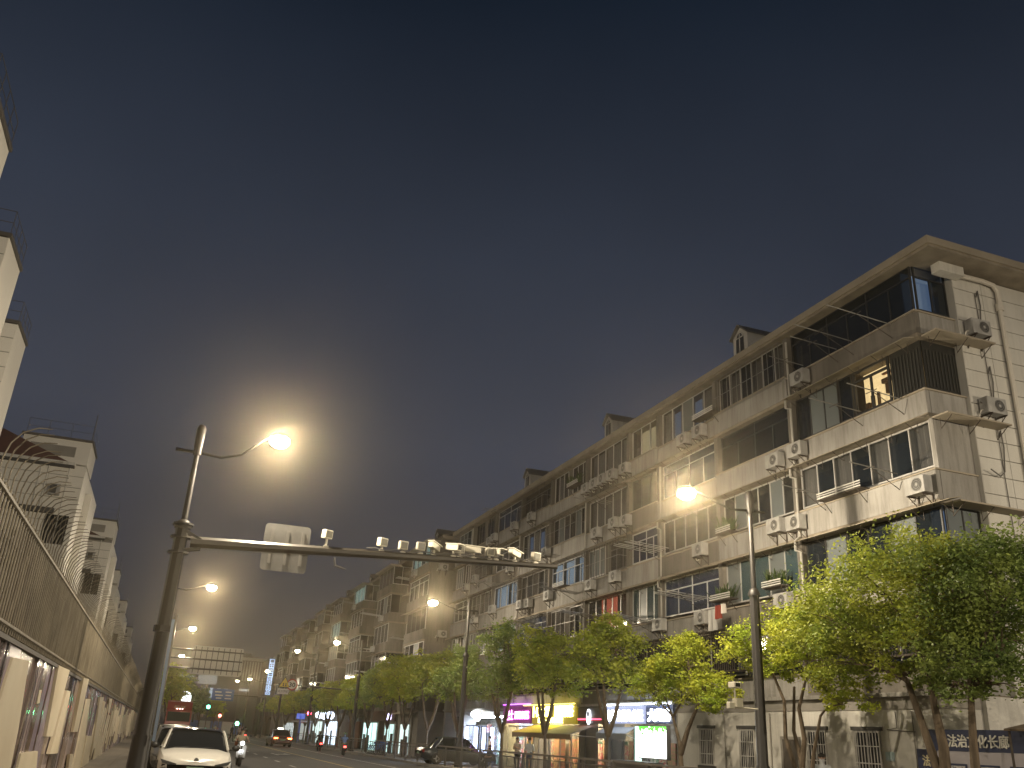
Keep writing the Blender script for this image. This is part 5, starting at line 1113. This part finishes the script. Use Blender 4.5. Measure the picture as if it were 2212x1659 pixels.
# ------------------------------------------------------------------ people
skin = M('skin', (.42, .27, .19), .6); hairm = M('dark_hair', (.015, .012, .010), .6); shoe = M('shoe', (.03, .03, .03), .6)
def person(label, loc, rz, shirt, trousers, pose='stand', hair='short', helmet=None, group=None, scale=1.0, sleeves=False):
    r = thing('person', label, 'person', loc, rz, group)
    J = dict(pel=(0, 0, .95), che=(0, 0, 1.24), nek=(0, .0, 1.45), hb=(0, -.015, 1.53), hm=(0, -.02, 1.60), ht=(0, -.01, 1.69))
    for s, t in ((-1, 'l'), (1, 'r')):
        J.update({'sh' + t: (s * .18, 0, 1.39), 'el' + t: (s * .24, .03, 1.12), 'wr' + t: (s * .24, -.05, .88), 'ha' + t: (s * .24, -.07, .80), 'hi' + t: (s * .09, 0, .90), 'kn' + t: (s * .10, -.02, .50), 'an' + t: (s * .10, .02, .09), 'to' + t: (s * .11, -.15, .045)})
    if pose == 'phone':
        J.update(elr=(.24, -.05, 1.12), wrr=(.10, -.24, 1.2), har=(.04, -.29, 1.23), ell=(-.24, -.04, 1.12), wrl=(-.06, -.22, 1.14), hal=(.0, -.27, 1.17), hb=(0, -.03, 1.53), hm=(0, -.06, 1.59), ht=(0, -.06, 1.68))
    if pose == 'walk':
        J.update(knl=(-.10, -.18, .52), anl=(-.10, -.22, .12), tol=(-.1, -.38, .07), knr=(.10, .02, .50), anr=(.10, .30, .16), tor=(.1, .18, .06), wrl=(-.24, .12, .9), wrr=(.25, -.2, .92), hal=(-.24, .13, .82), har=(.25, -.25, .85))
    if pose == 'ride':
        for t, s in (('l', -1), ('r', 1)):
            J.update({'hi' + t: (s * .1, 0, .78), 'kn' + t: (s * .17, -.42, .72), 'an' + t: (s * .15, -.42, .34), 'to' + t: (s * .15, -.58, .30), 'el' + t: (s * .27, -.18, 1.08), 'wr' + t: (s * .27, -.42, 1.02), 'ha' + t: (s * .27, -.5, 1.02)})
        J.update(pel=(0, 0, .80), che=(0, -.03, 1.08), nek=(0, -.05, 1.29), hb=(0, -.06, 1.37), hm=(0, -.07, 1.44), ht=(0, -.06, 1.53), shl=(-.18, -.03, 1.23), shr=(.18, -.03, 1.23))
    if pose == 'sit':
        for t, s in (('l', -1), ('r', 1)):
            J.update({'hi' + t: (s * .1, 0, .47), 'kn' + t: (s * .12, -.42, .48), 'an' + t: (s * .12, -.42, .09), 'to' + t: (s * .12, -.58, .05), 'el' + t: (s * .25, -.08, .72), 'wr' + t: (s * .15, -.28, .66), 'ha' + t: (s * .1, -.34, .66), 'sh' + t: (s * .18, -.06, .95)})
        J.update(pel=(0, 0, .5), che=(0, -.03, .80), nek=(0, -.06, 1.01), hb=(0, -.09, 1.09), hm=(0, -.11, 1.15), ht=(0, -.10, 1.24))
    R = dict(pel=.135, che=.15, nek=.055, hb=.075, hm=.09, ht=.07, sh=.075, el=.046, wr=.032, ha=.034, hi=.095, kn=.062, an=.042, to=.032)
    names = list(J); V = [Vector(J[n]) for n in names]; ix = {n: i for i, n in enumerate(names)}
    E = [('pel', 'che', 1), ('che', 'nek', 1), ('nek', 'hb', 0), ('hb', 'hm', 0), ('hm', 'ht', 0)]
    for t in 'lr': E += [('che', 'sh' + t, 1), ('sh' + t, 'el' + t, 1), ('el' + t, 'wr' + t, 1 if sleeves else 0), ('wr' + t, 'ha' + t, 0), ('pel', 'hi' + t, 2), ('hi' + t, 'kn' + t, 2), ('kn' + t, 'an' + t, 2), ('an' + t, 'to' + t, 3)]
    rad = [R.get(n, R.get(n[:-1])) for n in names]; edges = [(ix[a], ix[b_]) for a, b_, _ in E]; cats = [c for _, _, c in E]
    for t, s in (('l', -1), ('r', 1)):       # five fingers
        h = V[ix['ha' + t]]; d = (h - V[ix['wr' + t]]).normalized(); side = d.cross(Vector((0, 1, 0))); side = side.normalized() if side.length > .1 else Vector((1, 0, 0))
        bend = side.cross(d).normalized()
        for k in range(5):
            off = (k - 2) * .018; ln = (.06, .085, .092, .085, .065)[k]
            a_ = h + side * off + d * .03; b2 = a_ + d * ln * .6 + (side * -s * .035 if k == 0 else bend * .01); c2 = b2 + d * ln * .4 + bend * .02
            i0 = len(V); V += [a_, b2, c2]; rad += [.011, .0095, .008]; edges += [(ix['ha' + t], i0), (i0, i0 + 1), (i0 + 1, i0 + 2)]; cats += [0, 0, 0]
    me = bpy.data.meshes.new('body'); me.from_pydata([tuple(v) for v in V], edges, []); o = bpy.data.objects.new('body', me); COL.objects.link(o)
    o.modifiers.new('s', 'SKIN'); sv = me.skin_vertices[0].data
    for i, q in enumerate(rad): sv[i].radius = (q, q); sv[i].use_root = (i == 0)
    sd = o.modifiers.new('d', 'SUBSURF'); sd.levels = sd.render_levels = 1
    bm2 = bpy.data.meshes.new_from_object(o.evaluated_get(bpy.context.evaluated_depsgraph_get())); bpy.data.objects.remove(o)
    hd = MB().ell((0, 0, 0), (.014, .02, .022), 6, 4); hm = V[ix['hm']]
    bmm = bmesh.new(); bmm.from_mesh(bm2)
    def glue(mb):
        vv = [bmm.verts.new(q) for q in mb.v]
        for f in mb.f:
            try: bmm.faces.new([vv[i] for i in f])
            except ValueError: pass
    glue(MB().ell(hm + Vector((0, -.098, -.01)), (.016, .022, .024), 6, 4)); glue(MB().ell(hm + Vector((.088, .0, -.005)), (.014, .022, .034), 6, 4)); glue(MB().ell(hm + Vector((-.088, .0, -.005)), (.014, .022, .034), 6, 4))
    bmm.to_mesh(bm2); bmm.free()
    mats = [skin, shirt, trousers, shoe]
    for q in mats: bm2.materials.append(q)
    for p in bm2.polygons:
        best, bc = 9, 0
        for (a_, b_), c in zip(edges, cats):
            A_, B_ = V[a_], V[b_]; ab = B_ - A_; t = max(0, min(1, (p.center - A_).dot(ab) / max(ab.length_squared, 1e-6))); dd = (p.center - (A_ + ab * t)).length - rad[a_]
            if dd < best: best, bc = dd, c
        p.material_index = bc; p.use_smooth = True
    b_ = bpy.data.objects.new('body', bm2); COL.objects.link(b_); b_.parent = r
    for s in (-1, 1): MB().ell(hm + Vector((s * .034, -.088, .022)), (.012, .008, .008), 6, 4).build('eye', hairm, r)
    MB().ell(hm + Vector((0, -.09, -.052)), (.024, .008, .006), 6, 4).build('mouth', M('lips', (.3, .12, .1), .5), r)
    if helmet: MB().ell(hm + Vector((0, .0, .05)), (.125, .14, .10), 12, 8).build('helmet', helmet, r, smooth='all')
    else:
        hr = MB().ell(hm + Vector((0, .018, .04)), (.1, .105, .085), 12, 8)
        if hair == 'long': hr.ell(hm + Vector((0, .06, -.06)), (.095, .06, .15), 10, 6)
        hr.build('hair', hairm, r, smooth='all')
    r.scale = (scale,) * 3
    return r
whites = M('white_shirt', (.62, .64, .66), .9); blks = M('black_cloth', (.02, .02, .022), .9); denim = M('denim', (.06, .08, .13), .9); beige = M('beige_shirt', (.45, .38, .28), .9); navyc = M('navy_cloth', (.03, .035, .06), .9); bluec = M('blue_shirt', (.16, .24, .42), .9); pinks = M('pale_pink_top', (.55, .47, .43), .9)
def z5(x, y): k = 1 / 2.0109 / 1.82278; return (1700 / 1.82278 + x * k, 2400 / 1.82278 + y * k)
def at_px(q, X): p = on_x(q[0], q[1], X); return p.x, p.y
x, y = at_px(z5(680, 1100), 17.9); person('person in a pale top looking at a phone by the yellow doorway', (x, y, .12), -1.0, pinks, blks, 'phone', 'long')
x, y = at_px(z5(775, 1100), 18.0); person('person in a white T-shirt standing right of the phone user', (x, y, .12), -.9, whites, denim, 'stand')
x, y = at_px(z5(460, 1080), 18.9); person('person in dark trousers standing in front of the blue lit shop', (x, y, .12), -2.2, whites, navyc, 'stand')
x, y = at_px(z5(470, 1110), 17.3); ch = thing('stool', 'small plastic stool by the railing in front of the blue lit shop', 'stool', (x, y, .12))
MB().box((-.18, -.18, .38), (.18, .18, .42)).build('seat', M('blue_plastic', (.08, .15, .4), .5), ch)
for sx_ in (-.14, .14):
    for sy_ in (-.14, .14): MB().tube([(sx_, sy_, .38), (sx_ * 1.2, sy_ * 1.2, 0)], .018, 5).build('leg', M('blue_plastic'), ch)
person('seated person in dark clothes behind the railing', (x, y, .10), -1.2, navyc, blks, 'sit')
pq = on_x(1775, 1637, 18.2); person('person in a white T-shirt whose head shows at the bottom edge by the barred windows', (18.2, pq.y, .05), -.7, whites, denim, 'stand')
pq = on_y(500, 1585, 100); person('person in black walking across the far road', (pq.x, 100, 0), 2.0, blks, blks, 'walk', sleeves=True); person('person in a pale shirt walking beside the one in black', (pq.x + .75, 100.4, 0), 2.0, pinks, blks, 'walk', 'long')
# ------------------------------------------------------------------ scooters
def scooter(label, loc, rz, paint, head=False, tail=False, box=None):
    r = thing('scooter', label, 'scooter', loc, rz)
    for yy, nm in ((-.62, 'front_wheel'), (.62, 'rear_wheel')):
        w = MB().lathe([(.12, -.06), (.21, -.06), (.24, -.03), (.24, .03), (.21, .06), (.12, .06)], (0, yy, .24), 18, 'x').build(nm, tyre, r, smooth=True); MB().lathe([(.02, -.04), (.13, -.05), (.13, .05), (.02, .04)], (0, yy, .24), 12, 'x').build('hub', rim, w)
    MB().tube([(0, -.62, .24), (0, -.55, .6), (0, -.42, .98)], .035, 6).build('fork', chromec, r)
    MB().prism([(-.2, -.50, .35), (.2, -.50, .35), (.22, -.44, .8), (.12, -.40, .96), (-.12, -.40, .96), (-.22, -.44, .8)], (0, .07, 0)).build('front_shield', paint, r, bevel=.02)
    MB().ell((0, -.62, .42), (.1, .24, .10), 10, 6).build('mudguard', paint, r, smooth='all')
    MB().box((-.17, -.45, .28), (.17, .2, .34)).build('footboard', black, r)
    MB().prism([(-.17, .15, .3), (-.17, .12, .68), (-.17, .85, .74), (-.17, .9, .5), (-.17, .6, .32)], (.34, 0, 0)).build('tail_body', paint, r, bevel=.03)
    MB().box((-.15, .1, .7), (.15, .78, .80)).build('seat', black, r, bevel=.03)
    MB().tube([(-.33, -.36, 1.02), (-.2, -.40, 1.0), (.2, -.40, 1.0), (.33, -.36, 1.02)], .02, 6).build('handlebar', black, r)
    MB().ell((0, -.46, .93), (.16, .08, .1), 10, 6).build('headlight_cowl', paint, r, smooth='all')
    MB().lathe([(0, -.02), (.08, -.02), (.07, .02), (0, .02)], (0, -.53, .93), 12, 'y').build('headlight', EM('scooter_lamp', (1, 1, .95), 18) if head else M('headlight_glass'), r)
    MB().lathe([(0, -.02), (.06, -.02), (.05, .02), (0, .02)], (0, -.53, .62), 12, 'y').build('lower_lamp', EM('scooter_lamp', (1, 1, .95), 18) if head else M('headlight_glass'), r)
    MB().box((-.09, .88, .55), (.09, .93, .64)).build('tail_light', EM('scooter_tail', (1, .04, .03), 14) if tail else M('tail_glass'), r)
    for s in (-1, 1): MB().tube([(s * .22, -.4, 1.0), (s * .3, -.42, 1.2)], .01, 4).ell((s * .32, -.42, 1.24), (.06, .015, .04), 8, 5).build('mirror', black, r)
    if box: MB().box((-.2, .75, .8), (.2, 1.1, 1.12)).build('carrier_box', box, r, bevel=.03)
    return r
pq = on_y(516, 1640, 43.7)
scooter('silver scooter ridden towards the viewer with both lamps lit', (pq.x, 43.7, 0), .0, M('pale_scooter', (.35, .36, .38), .35), True, box=M('orange_box', (.4, .12, .04), .6))
person('scooter rider in a beige shirt coming towards the viewer', (pq.x, 43.85, 0), 0, beige, navyc, 'ride')
pq = on_y(743, 1612, 70); scooter('electric bike riding away beside the railing gap', (pq.x, 70, 0), math.pi - .1, M('dark_scooter', (.05, .05, .06), .4), tail=True)
person('rider in a blue shirt on the electric bike by the railing gap', (pq.x, 70, 0), math.pi - .1, bluec, M('khaki', (.3, .25, .12), .9), 'ride', helmet=M('green_helmet', (.12, .2, .1), .5))
pq = on_y(690, 1606, 80); scooter('dark electric bike with a bright red tail lamp beyond the blue-shirted rider', (pq.x, 80, 0), math.pi, M('dark_scooter'), tail=True)
person('rider in dark clothes on the electric bike with the bright red lamp', (pq.x, 80, 0), math.pi, blks, blks, 'ride', sleeves=True)
for i, (px, py, Y) in enumerate(((530, 1578, 120), (466, 1568, 150))):
    pq = on_y(px, py, Y); scooter('%s far scooter with a red tail lamp on the road' % ORD[i], (pq.x, Y, 0), math.pi, M('dark_scooter'), tail=True); person('rider on the %s far scooter' % ORD[i], (pq.x, Y, 0), math.pi, beige if i else blks, blks, 'ride')
# parked shared bicycles in the railing gap
bikeblue = M('bike_blue', (.07, .16, .42), .45)
for i in range(5):
    b = thing('bicycle', 'blue hire bicycle parked by the railing gap, %s from the left' % ORD[i], 'bicycle', (16.3, 74.0 - i * .75, .12), .5, 'hire bicycles by the railing gap')
    for yy in (-.5, .5):
        wv = MB(); wv.tube([(0, yy + .32 * math.cos(a), .33 + .32 * math.sin(a)) for a in [2 * math.pi * k / 16 for k in range(17)]], .02, 5, False); wv.build('wheel', tyre, b)
    MB().tube([(0, -.5, .33), (0, -.38, .85), (0, .1, .5), (0, .5, .33)], .028, 6).tube([(0, .1, .5), (0, .18, .85)], .025, 6).tube([(0, -.38, .85), (0, .15, .7), (0, .5, .33)], .02, 6).build('frame', bikeblue, b)
    MB().tube([(-.27, -.3, 1.0), (0, -.38, .98), (.27, -.3, 1.0)], .016, 5).build('handlebar', black, b); MB().ell((0, .2, .88), (.08, .14, .04), 8, 5).build('saddle', black, b); MB().box((-.15, -.62, .72), (.15, -.42, .92)).build('basket', bikeblue, b)

# ------------------------------------------------------------------ far end of the street
def far_px(name, label, cat, q0, q1, Y, D, mat, parts=None):
    a, b = on_y(*q0, Y), on_y(*q1, Y); r = thing(name, label, cat, ((a.x + b.x) / 2, Y, 0))
    cube('wall', mat, r, (a.x, Y, 0), (b.x, Y + D, max(a.z, b.z))); return r, a, b
fg = M('far_concrete', (.25, .25, .27), .8, col2=(.18, .18, .2), scale=(.3, .3, .3)); fw_ = M('far_white_panel', (.5, .5, .52), .7)
r, a, b = far_px('mall_building', 'large grey building with a louvred top at the end of the street', 'building', (500, 1418), (610, 1560), 260, 20, fg)
n = 22
for i in range(n): cube('louvre', fw_, r, (a.x + (b.x - a.x) * i / n, 259.6, a.z - 6), (a.x + (b.x - a.x) * (i + .45) / n, 259.9, a.z - 1))
cube('cornice', fw_, r, (a.x, 259.3, a.z - .8), (b.x, 259.59, a.z)); cube('balcony_light', lit('dim_white', (.8, .85, .8), .5), r, (a.x + 1, 259.5, a.z - 8.6), (a.x + 6, 259.8, a.z - 8.1)); cube('balcony_light', lit('dim_white', (.8, .85, .8), .5), r, (a.x + 10, 259.5, a.z - 8.4), (a.x + 17, 259.8, a.z - 7.9))
r, a, b = far_px('stair_tower', 'small block on top of the grey far building', 'building', (505, 1409), (523, 1560), 275, 6, fg)
r, a, b = far_px('pavilion_building', 'low white building with a lit slanted fascia below the overhead board', 'building', (418, 1452), (505, 1560), 215, 14, M('far_slate', (.13, .135, .16), .7))
cube('lit_fascia', lit('fascia_glow', (.85, .85, .78), .2), r, (a.x + 1.2, 214.5, a.z - 2.3), (a.x + 5.2, 214.9, a.z - .3)); cube('lit_side', lit('side_glow', (.8, .9, .75), .45), r, (a.x - 2.4, 214.6, a.z - 3.6), (a.x + .2, 214.95, a.z - .6))
for i in range(4): cube('window', lit('far_window', (.6, .75, .9), .5), r, (a.x + 2.5 + i * 1.5, 214.6, a.z - 5), (a.x + 3.3 + i * 1.5, 214.95, a.z - 3))
cube('column', lit('warm_column', (.9, .6, .4), .3), r, (a.x + 3.0, 214.3, 3), (a.x + 3.5, 214.55, a.z - 2.4))
r, a, b = far_px('corner_building', 'pale building beyond the weathered block carrying the glowing vertical sign', 'building', (590, 1418), (640, 1570), 190, 20, plaster_d)
for i in range(5):
    for j in range(3): cube('window', glass_d, r, (a.x + .8 + j * 1.6, 189.9, 3 + i * 2.7), (a.x + 1.8 + j * 1.6, 189.99, 4.5 + i * 2.7))
vs_ = thing('vertical_sign', 'vertical chain of glowing blue-white characters at the street end', 'sign', tuple(on_y(585, 1462, 185)))
for i in range(8):
    p = on_y(588.5 - i * 1.45, 1428 + i * 9.6, 185); t = text_mesh('口田回日目中国品'[i], 1.0, .06, 'lettering', lit('ice_neon', (.5, .7, 1), 1.3), vs_, (p.x - .45, 185, p.z - .4), (1, 0, 0), UP, .9, .0)
    cube('box', M('sign_box', (.05, .06, .1), .6), vs_, (p.x - .6, 185.1, p.z - .55), (p.x + .6, 185.3, p.z + .55))
a, b = on_y(460, 1487, 140), on_y(503, 1515, 140)
ds = thing('direction_sign', 'blue overhead direction sign with white arrows far down the road', 'sign', ((a.x + b.x) / 2, 140, b.z))
cube('panel', M('blue_sign_face', (.035, .10, .30), .5), ds, (a.x, 140, b.z), (b.x, 140.06, a.z)); lw = M('white_reflective')
for i, (fx, fz, w_) in enumerate(((.12, .68, .3), (.6, .7, .28), (.15, .4, .35), (.62, .42, .25), (.2, .15, .25), (.6, .15, .3))): cube('lettering', lw, ds, (a.x + (b.x - a.x) * fx, 139.96, b.z + (a.z - b.z) * fz), (a.x + (b.x - a.x) * (fx + w_), 139.99, b.z + (a.z - b.z) * (fz + .1)))
MB().tube([(b.x + 4.5, 140.1, .1), (b.x + 4.5, 140.1, b.z + .8)], .12, 8).tube([(b.x + 4.5, 140.15, b.z + .8), (a.x, 140.15, b.z + .9)], .07, 6).build('mast', polep, ds, world=True)
def tlight(label, px, py, Y, col, nm):
    p = on_y(px, py, Y); t = thing('traffic_light', label, 'traffic light', (p.x, Y, 0)); k = 1.0
    cube('housing', black, t, (p.x - .22, Y, p.z - .6), (p.x + .22, Y + .2, p.z + .6))
    MB().lathe([(0, -.04), (.24, -.04), (.22, .02), (0, .02)], (p.x, Y - .03, p.z), 14, 'y').build('lens', lit(nm, col, 22), t, world=True)
    MB().tube([(p.x, Y + .15, .0), (p.x, Y + .15, p.z + .5)], .07, 6).build('pole', poleg, t, world=True)
tlight('green traffic light glowing at the end of the road', 450, 1527, 150, (.1, 1, .6), 'signal_green')
tlight('small red signal right of the green light', 475, 1546, 165, (1, .1, .08), 'signal_red')
tlight('small green walk signal beside the walkers', 512, 1563, 130, (.2, 1, .4), 'signal_green2')
tlight('red signal in front of the far lit shops', 668, 1541, 112, (1, .05, .1), 'signal_red2')
sgn = thing('shop_sign', 'glowing white hanging sign above the red lorry', 'sign', tuple(on_y(402, 1509, 120)))
MB().ell((0, 0, 0), (.55, .3, 1.0), 12, 8).build('glowing_shape', lit('pale_glow', (.9, .95, 1), 4), sgn, smooth='all'); MB().tube([(0, 0, 1.0), (0, 0, 2.0), (-2.5, 0, 2.1)], .05, 5).build('hanger', poleg, sgn)
hb_ = thing('hoarding', 'blue and white low hoarding at the road end', 'hoarding', tuple(on_y(452, 1562, 190)))
for i in range(6): MB().box((-6 + i * 2.1, 0, -2.0), (-4 + i * 2.1, .1, .4)).build('panel', M('blue_hoarding', (.12, .2, .5), .6) if i % 2 else M('far_white_panel'), hb_)
bs = thing('bus_shelter', 'white panelled bus shelter with a blue post beside the taxi', 'bus shelter', (16.8, 118, .12))
MB().box((-.6, -4, 2.3), (.8, 4, 2.45)).build('roof', M('far_white_panel'), bs); MB().box((.6, -4, .3), (.7, 4, 2.2)).build('back_panel', lit('shelter_panel', (.8, .85, .8), .35), bs)
for yy in (-3.9, 0, 3.9): MB().box((.5, yy - .06, 0), (.6, yy + .06, 2.3)).build('post', M('blue_post', (.06, .1, .4), .5), bs)
MB().box((-.9, -5.2, 0), (-.75, -5.0, 3.0)).build('post', M('blue_post'), bs); MB().box((-1.3, -5.2, 2.6), (-.3, -5.12, 3.2)).build('blue_plate', lit('blue_plate_glow', (.1, .2, .9), .5), bs)
# camera on the right-hand lamp pole
p = on_y(1588, 1512, 22.4)
cp = thing('pole_camera', 'white camera and box fixed to the right-hand lamp pole above head height', 'camera', tuple(p))
MB().tube([(.75, 0, -.2), (.0, 0, -.2), (0, 0, .35)], .022, 6).build('bracket', camw, cp); MB().box((-.11, -.16, .32), (.11, .16, .48)).build('housing', camw, cp, bevel=.02); MB().box((-.07, -.175, .35), (.07, -.16, .45)).build('glass', camg, cp)
MB().box((-.02, -.1, -.2), (.2, .12, .05)).build('box', camw, cp, bevel=.02); MB().box((-.24, -.08, -.24), (-.06, .08, -.06)).build('lamp_box', camw, cp, bevel=.02)
# ------------------------------------------------------------------ night haze, tinted warm to imitate lens bloom round the lamps
if HAZE:
    hz = MB().box((-610, -310, -1.03), (610, 1010, 34)).build('haze', M('haze_volume'))
    tag(hz, 'thin night haze filling the street, tinted warm for the lamp halos', 'haze', kind='stuff')
    t = hz.data.materials[0].node_tree; t.nodes.clear(); out = t.nodes.new('ShaderNodeOutputMaterial'); pv = t.nodes.new('ShaderNodeVolumePrincipled')
    pv.inputs['Color'].default_value = (1.0, .86, .60, 1); pv.inputs['Density'].default_value = HAZE; pv.inputs['Anisotropy'].default_value = .93
    t.links.new(pv.outputs[0], out.inputs['Volume'])
